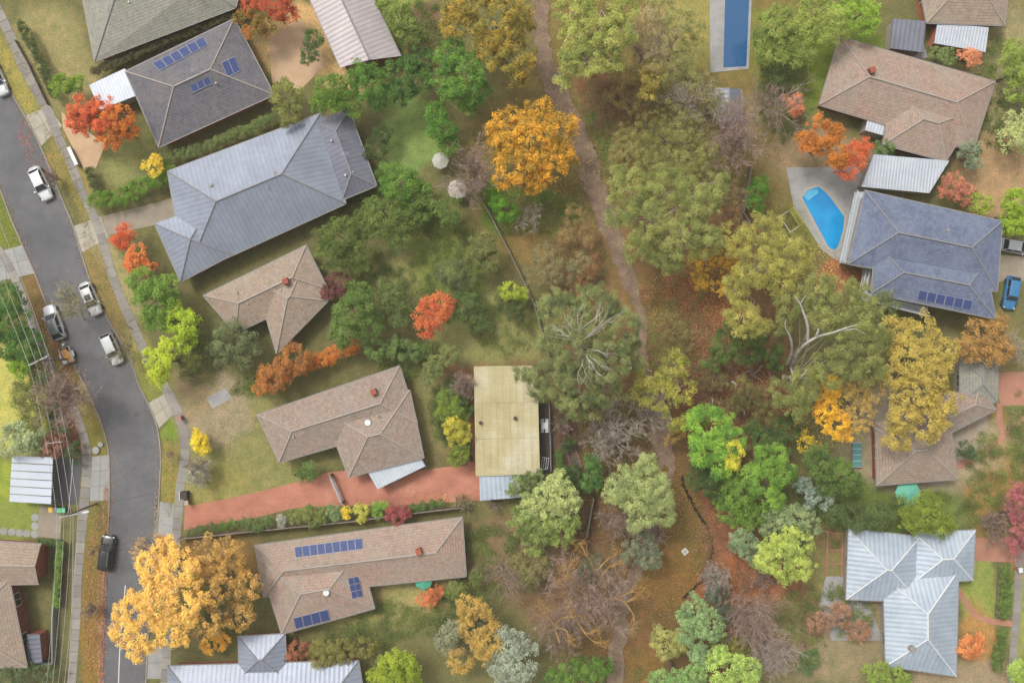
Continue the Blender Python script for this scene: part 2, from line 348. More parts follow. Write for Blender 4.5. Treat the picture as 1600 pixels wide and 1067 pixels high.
    me.vertices.add(len(v)); me.vertices.foreach_set('co', v.ravel()); me.loops.add(len(q)); me.loops.foreach_set('vertex_index', q.astype(np.int32))
    me.polygons.add(nf); me.polygons.foreach_set('loop_start', np.arange(nf, dtype=np.int32) * 4)
    me.update(calc_edges=True); me.polygons.foreach_set('use_smooth', [True] * nf)
    a = me.attributes.new('soil', 'FLOAT_COLOR', 'POINT')
    a.data.foreach_set('color', np.concatenate([col, np.ones(X.shape + (1,))], -1).ravel())
    m, t, b = newmat('earth_and_grass', .95, .1)
    at = N(t, 'ShaderNodeAttribute', attribute_name='soil'); geo = N(t, 'ShaderNodeNewGeometry'); pos = geo.outputs['Position']
    f = noise(t, 5, 5, .75, vec=pos)
    g = ramp(t, f, [(.28, (.55, .58, .5, 1)), (.5, (.98, 1, .95, 1)), (.74, (1.5, 1.42, 1.3, 1))])
    g2 = ramp(t, noise(t, .8, 6, .75, vec=pos), [(.32, (.70, .82, .7, 1)), (.5, (1, 1, 1, 1)), (.66, (1.3, 1.16, 1.14, 1))])
    t.links.new(mixc(t, mixc(t, at.outputs['Color'], g, 1.0, 'MULTIPLY'), g2, 1.0, 'MULTIPLY'), b.inputs['Base Color'])
    bump(t, b, f, .6, .08)
    me.materials.append(m)
    o = bpy.data.objects.new('ground', me); COL.objects.link(o); struct(o)
build_ground()

def offset_poly(q, d):
    n = len(q); A = sum(q[k][0] * q[(k + 1) % n][1] - q[(k + 1) % n][0] * q[k][1] for k in range(n)); s_ = 1 if A > 0 else -1
    out = []
    for i in range(n):
        a, b, c = Vector(q[i - 1][:2]), Vector(q[i][:2]), Vector(q[(i + 1) % n][:2])
        e1 = (b - a).normalized(); e2 = (c - b).normalized()
        n1 = Vector((-e1.y, e1.x)) * s_; n2 = Vector((-e2.y, e2.x)) * s_
        bi = (n1 + n2); bi = bi / max(.3, (bi.length_squared / 2)); out.append(b + bi * d)
    return out
offset_poly_early = offset_poly
# ---------------------------------------------------------------- flat sheets: road, paths, drives
def smooth(pts, n=6):
    out = []; L = len(pts)
    for i in range(L - 1):
        p0 = pts[max(i - 1, 0)]; p1 = pts[i]; p2 = pts[i + 1]; p3 = pts[min(i + 2, L - 1)]
        for k in range(n):
            t = k / n
            out.append(tuple(.5 * ((2 * p1[j]) + (-p0[j] + p2[j]) * t + (2 * p0[j] - 5 * p1[j] + 4 * p2[j] - p3[j]) * t * t + (-p0[j] + 3 * p1[j] - 3 * p2[j] + p3[j]) * t ** 3) for j in range(len(p1))))
    out.append(tuple(pts[-1])); return out
def resample(pts, n):
    d = [0]
    for a, b in zip(pts, pts[1:]): d.append(d[-1] + math.hypot(b[0] - a[0], b[1] - a[1]))
    out = []; k = 0
    for i in range(n):
        s_ = d[-1] * i / (n - 1)
        while k < len(d) - 2 and d[k + 1] < s_: k += 1
        f = (s_ - d[k]) / max(1e-9, d[k + 1] - d[k]); out.append(tuple(pts[k][j] + (pts[k + 1][j] - pts[k][j]) * f for j in range(len(pts[0]))))
    return out
def strip_between(L, R, z, name, mat, nn=120):
    mb = MB(); l = resample(smooth(L), nn); r = resample(smooth(R), nn)
    for k in range(nn - 1):
        mb.face([P(*l[k][:2]) + Vector((0, 0, z)), P(*l[k + 1][:2]) + Vector((0, 0, z)), P(*r[k + 1][:2]) + Vector((0, 0, z)), P(*r[k][:2]) + Vector((0, 0, z))])
    return struct(mb.build(name, mat))
def edge_offset(pts, w):  # pts px; offset by w px to the right hand side (y down)
    out = []
    for i, p in enumerate(pts):
        a = pts[max(i - 1, 0)]; b = pts[min(i + 1, len(pts) - 1)]; dx, dy = b[0] - a[0], b[1] - a[1]; L = math.hypot(dx, dy) or 1
        out.append((p[0] - dy / L * w, p[1] + dx / L * w))
    return out
def pathstrip(name, centre, z, mat, ragged=0.0, h=.0):
    """centre = (px, py, width)"""
    c = smooth(centre, 20 if ragged else 8); mb = MB(); l = edge_offset(c, 1); pts = []; wa = wb = 0
    for i, p in enumerate(c):
        nx, ny = l[i][0] - p[0], l[i][1] - p[1]; w = p[2] / 2
        wa = wa * .72 + random.uniform(-ragged, ragged); wb = wb * .72 + random.uniform(-ragged, ragged); a = w + wa; b = w + wb
        pts.append((P(p[0] + nx * a, p[1] + ny * a) + Vector((0, 0, z)), P(p[0] - nx * b, p[1] - ny * b) + Vector((0, 0, z))))
    for (a, b), (c2, d) in zip(pts, pts[1:]): mb.face([a, b, d, c2] if (b - a).cross(c2 - a).z > 0 else [a, c2, d, b])
    return struct(mb.build(name, mat))
EAST = [(-60, -30), (-20, 55), (0, 104), (20, 150), (37, 180), (62, 228), (100, 320), (113, 352), (137, 429), (163, 489), (200, 556), (217, 603), (230, 629), (245, 668), (250, 709), (249, 752), (246, 803), (241, 860), (236, 930), (230, 1010), (226, 1090), (222, 1180)]
WEST = [(-120, 60), (-60, 170), (-20, 250), (0, 293), (15, 333), (33, 376), (55, 426), (76, 480), (100, 530), (117, 569), (140, 616), (160, 663), (171, 706), (172, 745), (172, 782), (170, 831), (164, 893), (160, 961), (156, 1067), (152, 1180)]
strip_between(WEST, EAST, .012, 'road', M['asphalt'])
def kerb(name, pts, w):
    c = resample(smooth(pts), 150); mb = MB(); o = edge_offset(c, w)
    for i in range(len(c) - 1):
        a, b, d, e = (P(*c[i]), P(*c[i + 1]), P(*o[i + 1]), P(*o[i])); z = Vector((0, 0, .10))
        mb.face([a + z, b + z, d + z, e + z]); mb.face([a, a + z, b + z, b][::-1]); mb.face([e, e + z, d + z, d])
    return struct(mb.build(name, M['kerb']))
kerb('kerb', EAST, -2.0); kerb('kerb', WEST, 2.0)
# leaf strewn gutters are handled by fallen leaves. centre line: white dashes near the bottom
cl = resample(smooth([(196, 914), (188, 1000), (184, 1100), (180, 1180)]), 60)
mb = MB()
for a, b in ((0, 8), (12, 50)):
    for i in range(a, b):
        p, q = cl[i], cl[i + 1]
        A, B = P(*p), P(*q); n = (B - A).cross(Vector((0, 0, 1))).normalized() * .065; z = Vector((0, 0, .017))
        mb.face([A - n + z, A + n + z, B + n + z, B - n + z])
struct(mb.build('road_marking', M['line']))

for pts, w_ in ((((173, 786), (205, 778), (248, 770)), .05), (((120, 566), (150, 562), (205, 552)), .06), (((196, 700), (200, 800), (192, 900)), .025), (((60, 330), (100, 420), (140, 505)), .02)):
    mb = MB(); q = resample(smooth([(a, b) for a, b in pts]), 24)
    q = [(a + random.uniform(-.5, .5), b + random.uniform(-.5, .5)) for a, b in q]
    for a, b in zip(q, q[1:]):
        A, B = P(*a), P(*b); n = (B - A).cross(Vector((0, 0, 1))).normalized() * w_; z = Vector((0, 0, .0165)); mb.face([A - n + z, A + n + z, B + n + z, B - n + z])
    struct(mb.build('tar_seam', plain('tar', C(92, 92, 95), .6, .3)))
sm_ = MB(); c_ = P(214, 648); sm_.prism([(c_.x + .36 * math.cos(a), c_.y + .36 * math.sin(a)) for a in [k * .3927 for k in range(16)]], 0, .02); struct(sm_.build('manhole_cover', M['mud'] if False else plain('cast_iron', C(96, 94, 92), .6)))
def slabs(name, centre, step=18.0, z=.03, mat='concrete', gap=.5):
    """footpath made of separate slabs"""
    root = thing(name, '', 'footpath', (0, 0, 0)); del root['label']; del root['category']; root['kind'] = 'structure'
    c = smooth(centre, 8); tot = sum(math.hypot(b[0] - a[0], b[1] - a[1]) for a, b in zip(c, c[1:])); n = int(tot / step) + 1
    r = resample(c, n); o = edge_offset(r, 1)
    for i in range(n - 1):
        p, q = r[i], r[i + 1]; L = math.hypot(q[0] - p[0], q[1] - p[1]); f = gap / L
        p1 = [p[k] + (q[k] - p[k]) * f for k in range(3)]; q1 = [q[k] - (q[k] - p[k]) * f for k in range(3)]
        n0 = (o[i][0] - r[i][0], o[i][1] - r[i][1]); n1 = (o[i + 1][0] - r[i + 1][0], o[i + 1][1] - r[i + 1][1]); w0, w1 = p[2] / 2, q[2] / 2
        zz = z + random.uniform(0, .012); mb = MB()
        mb.prism([P(p1[0] + n0[0] * w0, p1[1] + n0[1] * w0)[:2], P(q1[0] + n1[0] * w1, q1[1] + n1[1] * w1)[:2], P(q1[0] - n1[0] * w1, q1[1] - n1[1] * w1)[:2], P(p1[0] - n0[0] * w0, p1[1] - n0[1] * w0)[:2]], -.05, zz)
        mb.build('slab', M[mat], root)
    return root
slabs('footpath', [(-20, -15, 15), (5, 33, 15), (23, 73, 15), (37, 107, 15), (60, 147, 15), (78, 180, 16), (90, 213, 14), (107, 247, 14), (123, 287, 14), (140, 325, 14), (157, 363, 14), (173, 423, 14), (192, 473, 14), (213, 520, 14), (236, 572, 14), (257, 603, 15), (277, 643, 16), (287, 670, 15), (290, 700, 14), (287, 730, 14), (282, 755, 14), (280, 790, 14), (276, 830, 14), (270, 900, 14), (262, 1000, 14), (256, 1100, 14)])
slabs('footpath', [(-20, 370, 13), (8, 405, 13), (28, 445, 13), (50, 505, 13), (76, 563, 13), (106, 622, 13), (126, 665, 13), (136, 712, 15), (135, 750, 15), (131, 790, 15), (126, 850, 14), (121, 906, 14), (119, 975, 13), (112, 1067, 13), (108, 1120, 13)], 17)
slabs('footpath', [(1596, 850, 12), (1592, 890, 12), (1589, 950, 12), (1583, 1020, 12), (1580, 1100, 12)], 17)
def sheet(name, poly, z, mat, thick=False):
    mb = MB(); pp = [P(*p)[:2] for p in poly]; mb.prism(pp, -.02, z); return struct(mb.build(name, mat))
def panels(name, quad, nx, ny, z, mat, gap=.03):
    """a drive of cast concrete bays; quad px corners"""
    root = bpy.data.objects.new(name, None); COL.objects.link(root); root['kind'] = 'structure'
    A, B, Cc, D = [P(*q) for q in quad]
    for i in range(nx):
        for j in range(ny):
            def q(u, v): return (A * (1 - u) + B * u) * (1 - v) + (D * (1 - u) + Cc * u) * v
            u0, u1, v0, v1 = i / nx, (i + 1) / nx, j / ny, (j + 1) / ny
            pts = [q(u0, v0), q(u1, v0), q(u1, v1), q(u0, v1)]; c = sum(pts, Vector()) / 4
            pts = [c + (p - c) * (1 - gap / max(.5, (p - c).length)) for p in pts]
            mb = MB(); mb.prism([p[:2] for p in pts], -.03, z + random.uniform(0, .006)); mb.build('slab', mat, root)
    return root
panels('driveway', [(38, 181), (76, 167), (98, 197), (63, 230)], 2, 2, .026, M['concrete_cream'])
panels('driveway', [(113, 354), (158, 338), (170, 372), (126, 396)], 2, 2, .026, M['concrete_cream'])
panels('driveway', [(231, 630), (262, 612), (279, 640), (249, 669)], 2, 2, .026, M['concrete_cream'])
panels('driveway', [(249, 783), (273, 786), (269, 838), (243, 836)], 1, 3, .026, M['concrete_grey'])
panels('driveway', [(230, 1010), (256, 1010), (252, 1060), (228, 1060)], 1, 2, .026, M['concrete_grey'])
panels('driveway', [(-10, 396), (36, 382), (56, 427), (-10, 442)], 3, 2, .024, M['concrete_grey'])
panels('driveway', [(144, 713), (171, 710), (170, 782), (140, 783)], 2, 3, .026, M['concrete_grey'])
sheet('terracotta_driveway', [(289, 791), (345, 781), (400, 769), (455, 755), (513, 738), (555, 733), (590, 745), (655, 735), (700, 729), (731, 727), (729, 632), (744, 630), (747, 735), (752, 740), (752, 781), (723, 783), (685, 785), (606, 790), (513, 790), (452, 795), (400, 808), (345, 817), (287, 828)], .016, M['terracotta'])
sheet('side_driveway', [(160, 338), (240, 318), (300, 300), (310, 330), (250, 350), (168, 368)], .014, M['brown_pave'])
sheet('paved_forecourt', [(96, 175), (135, 205), (165, 225), (150, 262), (132, 266), (98, 200)], .014, M['sand_pave'])
sheet('paved_courtyard', [(420, 60), (470, 30), (510, 100), (470, 140), (425, 130)], .014, M['sand_pave'])
sheet('concrete_yard', [(62, 790), (97, 796), (94, 842), (58, 838)], .016, M['brown_pave'])
sheet('asphalt_apron', [(82, 715), (128, 716), (122, 788), (80, 787)], .014, plain('dark_asphalt', C(96, 96, 100), .85, var=.1, scale=.6))
sheet('patio', [(322, 622), (352, 606), (362, 622), (332, 638)], .014, M['grey_pave'])
sheet('pool_paving', [(1228, 262), (1345, 262), (1360, 330), (1330, 420), (1302, 404), (1285, 392), (1240, 322)], .05, M['grey_pave'])
sheet('swimming_pool_water', [(1253, 309), (1262, 297), (1279, 292), (1295, 306), (1319, 339), (1317, 360), (1309, 386), (1303, 391), (1294, 386)], .066, M['water'])
cp = P(1262, 306); sheet('pool_step', [(1256, 307), (1263, 299), (1276, 295), (1279, 301), (1262, 314)], .072, plain('pool_step_tile', C(96, 186, 224), .2, .5)); sheet('pool_step', [(1256, 306), (1263, 298), (1270, 296), (1272, 300), (1260, 309)], .078, bpy.data.materials['pool_step_tile'])
pk = [(1253, 309), (1262, 297), (1279, 292), (1295, 306), (1319, 339), (1317, 360), (1309, 386), (1303, 391), (1294, 386)]; mb = MB()
pq = [P(*q) for q in pk]; po = offset_poly_early(pq, -.32)
for i in range(len(pq)):
    k_ = (i + 1) % len(pq); z_ = Vector((0, 0, .085)); a, b = pq[i] + z_, pq[k_] + z_; c, d = Vector((po[k_][0], po[k_][1], .085)), Vector((po[i][0], po[i][1], .085))
    mb.face([a, b, c, d] if (b - a).cross(c - a).z > 0 else [a, d, c, b])
struct(mb.build('pool_coping', M['concrete_cream']))
sheet('brick_driveway', [(1555, 582), (1640, 580), (1640, 632), (1563, 634)], .016, M['brick_pave'])
pathstrip('brick_path', [(1562, 630, 9), (1562, 660, 9), (1566, 680, 10), (1545, 700, 11), (1510, 722, 12), (1480, 735, 12)], .022, M['brick_pave'])
pathstrip('brick_path', [(1566, 680, 8), (1590, 660, 8), (1620, 640, 8)], .028, M['brick_pave'])
sheet('brick_driveway', [(1523, 840), (1640, 838), (1640, 880), (1521, 876)], .016, M['brick_pave'])
pathstrip('brick_path', [(1497, 918, 7), (1506, 936, 8), (1520, 956, 9), (1540, 968, 9), (1562, 972, 9), (1585, 974, 9)], .022, M['brick_pave'])
sheet('paved_terrace', [(1290, 900), (1340, 900), (1380, 1000), (1300, 1000), (1280, 950)], .014, M['grey_pave'])
sheet('sandy_yard', [(1360, 640), (1540, 600), (1545, 700), (1470, 760), (1362, 740)], .012, mottled('pale_gravel', [(.3, C(166, 152, 134)), (.7, C(186, 174, 156))], .4, fine=6, fv=.1))
sheet('concrete_drive', [(1556, 398), (1640, 404), (1640, 438), (1556, 440)], .018, M['brown_pave'])
sheet('paved_drive', [(1395, 70), (1440, 60), (1450, 90), (1400, 100)], .014, M['grey_pave'])
pathstrip('dirt_path', [(838, -40, 26), (845, 30, 26), (852, 90, 27), (872, 145, 32), (905, 215, 32), (925, 280, 33), (945, 330, 32), (965, 390, 26), (985, 440, 22), (999, 490, 17), (1003, 540, 15), (1011, 590, 20), (1028, 640, 30), (1035, 690, 34), (1040, 730, 26), (1030, 790, 20), (1000, 870, 20), (975, 940, 22), (966, 1000, 24), (958, 1080, 26)], .10, M['dirt_path'], 2.6)
# eroded creek line with dark water in it
def creek(pts, gaps):
    c = resample(smooth(pts), 90); rnd = random.Random(4); mb = MB(); run = []
    def flush():
        if len(run) > 2:
            for (a, b), (c2, d) in zip(run, run[1:]): mb.face([a, b, d, c2] if (b - a).cross(c2 - a).z > 0 else [a, c2, d, b])
    o = edge_offset(c, 1)
    for i, p in enumerate(c):
        w = (1.3 + 2.6 * abs(math.sin(i * .55)) ** 2 * rnd.uniform(.3, 1.3)) * gaps
        nx, ny = o[i][0] - p[0], o[i][1] - p[1]; j = rnd.uniform(-1.2, 1.2)
        run.append((P(p[0] + nx * (w + j), p[1] + ny * (w + j)) + Vector((0, 0, .09)), P(p[0] + nx * (j - w), p[1] + ny * (j - w)) + Vector((0, 0, .09))))
    flush(); return struct(mb.build('creek_bed', M['mud']))
creek([(1066, 742), (1068, 758), (1078, 778), (1086, 795), (1098, 812), (1108, 832), (1113, 858), (1108, 880), (1103, 895)], .8)
creek([(1104, 893), (1098, 905), (1086, 916), (1076, 926), (1066, 935)], .9)

# ---------------------------------------------------------------- houses
def ccw(q):
    A = sum(q[k][0] * q[(k + 1) % len(q)][1] - q[(k + 1) % len(q)][0] * q[k][1] for k in range(len(q)))
    return q if A > 0 else q[::-1]
class Seg: pass
def roofseg(root, q, kind='hip', eave=2.7, pitch=.42, mat='tile_tan', cap='ridge', wall='brick_wall', walls=True, over=.5, lift=0, win=True):
    pts = ccw([P(x, y, eave) for x, y in q]); A, B, Cc, D = pts
    if (A - B).length + (Cc - D).length < (B - Cc).length + (D - A).length: A, B, Cc, D = B, Cc, D, A
    L = ((A - B).length + (Cc - D).length) / 2; W = ((B - Cc).length + (D - A).length) / 2
    m1 = (D + A) / 2; m2 = (B + Cc) / 2; s = Seg(); s.pts = [A, B, Cc, D]; s.kind = kind; s.eave = eave; s.pitch = pitch; s.W = W; s.L = L; s.m1 = m1; s.m2 = m2
    t = 0 if kind == 'gable' else min(.499, (W / 2) / L)
    rz = pitch * W / 2
    if kind == 'flat': rz = 0
    mb = MB()
    def uvf(ps):
        u = (ps[1] - ps[0]).normalized(); n = (ps[1] - ps[0]).cross(ps[2] - ps[0]).normalized(); v = n.cross(u)
        mb.face(ps, [((p - ps[0]).dot(u), (p - ps[0]).dot(v)) for p in ps])
    if kind == 'flat':
        f = [p + Vector((0, 0, .0)) for p in (A, B, Cc, D)]; f[2] = f[2] + Vector((0, 0, pitch)); f[3] = f[3] + Vector((0, 0, pitch)); uvf(f)
        low = [p - Vector((0, 0, .12)) for p in f]
        for i in range(4): j = (i + 1) % 4; mb.face([low[i], low[j], f[j], f[i]], [(0, 0)] * 4)
        s.r = None
    else:
        r1 = m1 + (m2 - m1) * t + Vector((0, 0, rz)); r2 = m2 + (m1 - m2) * t + Vector((0, 0, rz)); s.r = (r1, r2)
        uvf([A, B, r2, r1]); uvf([Cc, D, r1, r2])
        if kind == 'hip': uvf([B, Cc, r2]); uvf([D, A, r1])
    ro = mb.build('roof', M[mat], root)
    if kind == 'gable' and walls:
        g = MB()
        for (a, b, r) in ((B, Cc, r2), (D, A, r1)):
            c = (a + b + r) / 3; inn = (m1 + m2) / 2; d = (inn - c); d.z = 0; d = d.normalized() * .12
            ps = [a * .94 + b * .06 + d, b * .94 + a * .06 + d, r + d - Vector((0, 0, .12))]; u = (b - a).normalized()
            g.face(ps, [((p - a).dot(u), p.z) for p in ps])
        g.build('gable', M[wall], root)
    if kind != 'flat' and cap:
        cm = MB(); up = Vector((0, 0, .03))
        cm.tube([r1 + up, r2 + up], .11, 6)
        if kind == 'hip':
            for a, r in ((A, r1), (D, r1), (B, r2), (Cc, r2)): cm.tube([a + up, r + up], .09, 6)
        cm.build('ridge_cap', M[cap], ro)
    gm = MB()
    for a, b in zip(s.pts, s.pts[1:] + s.pts[:1]):
        if kind == 'gable' and (a is B or a is D): continue
        d = (b - a); n = Vector((d.y, -d.x, 0)).normalized(); mid = (a + b) / 2 + n * .06
        gm.box((mid.x, mid.y, eave - .13), d.length + .1, .11, .11, math.atan2(d.y, d.x))
    if kind != 'flat': gm.build('gutter', M['gutter'], ro)
    if walls:
        wq = [Vector((p.x, p.y)) for p in offset_poly(s.pts, over)]
        wm = MB()
        for i in range(4):
            a, b = wq[i], wq[(i + 1) % 4]; l = (b - a).length
            wm.face([(a.x, a.y, 0), (b.x, b.y, 0), (b.x, b.y, eave + lift - .02), (a.x, a.y, eave + lift - .02)], [(0, 0), (l, 0), (l, eave), (0, eave)])
        wm.build('wall', M[wall], root)
        if win:
            for i in range(4):
                a, b = wq[i], wq[(i + 1) % 4]; d = b - a; l = d.length; n = Vector((d.y, -d.x)).normalized(); c = (a + b) / 2
                if n.dot(-c) <= .2 * c.length: continue
                k = int(l / 4.2)
                for j in range(k):
                    pc = a + d * ((j + .5) / k) + n * .03; an = math.atan2(d.y, d.x)
                    f = MB(); f.box((pc.x, pc.y, .9), 1.7, .08, 1.3, an); fo = f.build('window', M['white'], root)
                    g = MB(); pc2 = pc + n * .03
                    for sgn in (-1, 1):
                        e = pc2 + d.normalized() * sgn * .39; g.box((e.x, e.y, .98), .7, .06, 1.14, an)
                    g.build('pane', M['glass'], fo)
    s.roof = ro; return s
def dist_edge(p, a, b):
    d = (b - a); n = Vector((-d.y, d.x, 0)).normalized(); return (p - a).dot(n)
def zroof(s, p):
    A, B, Cc, D = s.pts; q = Vector((p.x, p.y, 0))
    def f(a, b): return dist_edge(q, Vector((a.x, a.y, 0)), Vector((b.x, b.y, 0)))
    if s.kind == 'flat': return s.eave + s.pitch * f(A, B) / s.W
    d = min(f(A, B), f(Cc, D)) if s.kind == 'gable' else min(f(A, B), f(Cc, D), f(B, Cc) * 1.0, f(D, A) * 1.0)
    return s.eave + s.pitch * d
def onroof(s, px, py):
    h = s.eave + .5
    for _ in range(4): p = P(px, py, h); h = zroof(s, p)
    p = P(px, py, h); p.z = h; return p
def solar(s, quad, nx, ny):
    A, B, Cc, D = [onroof(s, *q) for q in quad]; n = (B - A).cross(D - A).normalized()
    if n.z < 0: n = -n
    up = n * .12
    for i in range(nx):
        for j in range(ny):
            def q(u, v): return (A * (1 - u) + B * u) * (1 - v) + (D * (1 - u) + Cc * u) * v
            g = .03; ps = [q(i / nx + g / nx, j / ny + g / ny), q((i + 1 - g) / nx, j / ny + g / ny), q((i + 1 - g) / nx, (j + 1 - g) / ny), q(i / nx + g / nx, (j + 1 - g) / ny)]
            if (ps[1] - ps[0]).cross(ps[3] - ps[0]).z < 0: ps = ps[::-1]
            mb = MB(); t = [p + up for p in ps]; c = sum(t, Vector()) / 4; inn = [c + (p - c) * .94 + n * .004 for p in t]
            mb.face(t, m=1); mb.face(inn, [(0, 0), (1, 0), (1, 1), (0, 1)])
            lo = [p + n * .05 for p in ps]
            for k in range(4): mb.face([lo[k], lo[(k + 1) % 4], t[(k + 1) % 4], t[k]], m=1)
            mb.build('solar_panel', [M['solar'], M['solar_frame']], s.roof)
def chimney(s, px, py, h=.9, mat='brick_wall', w=.7):
    p = onroof(s, px, py); mb = MB(); mb.box((p.x, p.y, p.z - .6), w, w, .6 + h, .4); o = mb.build('chimney', M['brick_wall'], s.roof); return o
def vent(s, px, py, col='white', w=.45, h=.25):
    p = onroof(s, px, py); mb = MB(); mb.tube([p, p + Vector((0, 0, h))], w / 2, 10); mb.build('vent', M[col], s.roof)
def house(label, q0, cat='house', name='house'):
    c = P(*q0); return thing(name, label, cat, (0, 0, 0)) if False else thing(name, label, cat, (c.x, c.y, 0))
def fix_root(root):
    """children were built in world space: shift them under the root"""
    for ch in [o for o in bpy.data.objects if o.parent is root]: ch.matrix_parent_inverse = Matrix.Translation(-root.location)

H_ = []
r = house('pale grey tiled house at the top left corner behind the red driveway', (240, 20)); H_.append(r)
s = roofseg(r, [(118, -60), (385, -60), (368, 12), (148, 96)], 'hip', mat='tile_grey', cap='ridge_grey', wall='brick_orange')
r = house('slate hip-roofed house with blue solar panels behind the red maple', (320, 130)); H_.append(r)
s = roofseg(r, [(196, 112), (366, 30), (428, 148), (248, 230)], 'hip', mat='tile_slate', wall='brick_orange')
solar(s, [(238, 100), (318, 58), (326, 72), (250, 112)], 6, 1)
solar(s, [(292, 122), (322, 108), (332, 132), (302, 146)], 3, 1); solar(s, [(345, 98), (366, 88), (376, 112), (356, 122)], 2, 1)
s = roofseg(r, [(140, 134), (196, 108), (212, 150), (156, 172)], 'flat', 2.4, .2, mat='metal_white', wall='render_wall', over=.3, win=False)
chimney(s, 205, 140) if False else None
r = house('large blue-grey metal hip roof between two driveways on the west side', (400, 300)); H_.append(r)
s = roofseg(r, [(262, 268), (500, 178), (540, 318), (290, 432)], 'hip', mat='metal_blue', cap='ridge_grey', wall='brick_wall')
s2 = roofseg(r, [(242, 350), (330, 318), (362, 398), (282, 440)], 'hip', mat='metal_blue', cap='ridge_grey', wall='brick_wall', eave=2.75)
s3 = roofseg(r, [(488, 190), (545, 172), (588, 290), (535, 312)], 'hip', mat='metal_dark', cap='ridge_grey', wall='brick_wall', eave=2.65)
vent(s, 330, 290, 'gutter'); vent(s, 430, 270, 'gutter')
r = house('tan tiled house with brick strip below the blue-grey roof', (430, 460)); H_.append(r)
s = roofseg(r, [(318, 462), (478, 384), (512, 452), (368, 520)], 'hip', mat='tile_tan', wall='brick_wall')
s2 = roofseg(r, [(400, 440), (480, 400), (512, 470), (432, 552)], 'hip', mat='tile_tan', wall='brick_orange', eave=2.75)
chimney(s, 448, 440)
r = house('brown tiled hip-roofed house directly west of the yellow-roofed building', (540, 650)); H_.append(r)
s = roofseg(r, [(402, 648), (624, 572), (652, 660), (436, 722)], 'hip', mat='tile_brown', wall='brick_wall')
s2 = roofseg(r, [(505, 640), (640, 610), (662, 715), (545, 745)], 'hip', mat='tile_brown', wall='brick_wall', eave=2.78)
vent(s2, 575, 660, 'white', .8, .3); chimney(s, 585, 612)
s4 = roofseg(r, [(574, 736), (642, 690), (665, 728), (590, 764)], 'flat', 2.4, .15, mat='metal_white', wall='render_wall', over=.15, win=False)
r = house('tan tiled house with three groups of solar panels south of the red driveway', (560, 880)); H_.append(r)
s = roofseg(r, [(398, 852), (722, 808), (728, 900), (412, 932)], 'hip', mat='tile_pink', wall='brick_wall')
s2 = roofseg(r, [(402, 870), (560, 860), (585, 950), (440, 990)], 'hip', mat='tile_pink', wall='brick_wall', eave=2.76)
solar(s, [(460, 854), (566, 840), (568, 858), (462, 872)], 9, 1)
solar(s2, [(543, 903), (560, 899), (567, 931), (550, 935)], 2, 3); solar(s2, [(458, 964), (512, 950), (516, 968), (462, 982)], 4, 1)
vent(s2, 510, 925, 'white', .8); chimney(s, 655, 860)
r = house('grey-blue metal roofed house on the bottom edge, left of the lime tree', (420, 1040)); H_.append(r)
s = roofseg(r, [(262, 1040), (560, 1032), (575, 1130), (262, 1130)], 'hip', mat='metal_blue', cap='ridge_grey')
s = roofseg(r, [(372, 994), (445, 990), (448, 1060), (374, 1060)], 'hip', mat='metal_blue', cap='ridge_grey', eave=2.74)
r = house('plain mauve-grey metal roof on the top edge', (550, 40)); H_.append(r)
s = roofseg(r, [(462, -50), (560, -50), (626, 88), (532, 106)], 'gable', mat='metal_mauve', cap='ridge_grey', pitch=.2)
r = house('tan tiled house with red brick gables at the lower left edge', (0, 920)); H_.append(r)
s = roofseg(r, [(-120, 838), (64, 850), (60, 912), (-120, 915)], 'gable', mat='tile_tan', wall='brick_wall', pitch=.4, eave=3.2)
s = roofseg(r, [(-110, 900), (14, 905), (42, 1042), (-110, 1045)], 'hip', mat='tile_tan', wall='brick_wall', eave=3.25)
roofseg(r, [(42, 990), (62, 990), (66, 1034), (44, 1038)], 'flat', 2.3, .1, mat='metal_dark', wall='brick_wall', over=.15, win=False)
# east
r = house('large faded pink tiled house above the blue pool at upper right', (1420, 150)); H_.append(r)
s = roofseg(r, [(1312, 58), (1555, 128), (1520, 236), (1280, 164)], 'hip', mat='tile_pink', wall='brick_wall')
s2 = roofseg(r, [(1395, 130), (1530, 170), (1478, 252), (1380, 226)], 'hip', mat='tile_pink', wall='brick_wall', eave=2.76)
roofseg(r, [(1356, 182), (1402, 194), (1396, 216), (1352, 204)], 'flat', 2.5, .1, mat='metal_white', wall='render_wall', over=.15, win=False)
chimney(s, 1360, 112)
r = house('beige tiled house with a white lean-to at the top right corner', (1510, 20)); H_.append(r)
s = roofseg(r, [(1430, -60), (1580, -60), (1570, 40), (1448, 36)], 'hip', mat='tile_tan', wall='brick_orange')
roofseg(r, [(1464, 36), (1544, 44), (1540, 82), (1460, 68)], 'flat', 2.4, .15, mat='metal_white', wall='brick_orange', over=.2, win=False)
r = house('white metal pavilion roof just above the navy roof', (1420, 275)); H_.append(r)
roofseg(r, [(1364, 242), (1482, 252), (1452, 302), (1346, 292)], 'flat', 2.6, .25, mat='metal_white', wall='render_wall', over=.3, win=False)
r = house('navy tiled two-storey house beside the blue pool', (1450, 390)); H_.append(r)
s = roofseg(r, [(1352, 298), (1566, 346), (1558, 455), (1326, 412)], 'hip', mat='tile_navy', cap='ridge_grey', wall='render_wall', eave=5.2)
s2 = roofseg(r, [(1368, 380), (1540, 410), (1556, 498), (1362, 458)], 'hip', mat='tile_navy', cap='ridge_grey', wall='render_wall', eave=5.3, pitch=.34)
solar(s2, [(1436, 452), (1520, 469), (1516, 485), (1432, 468)], 6, 1)
vent(s, 1480, 360, 'gutter')
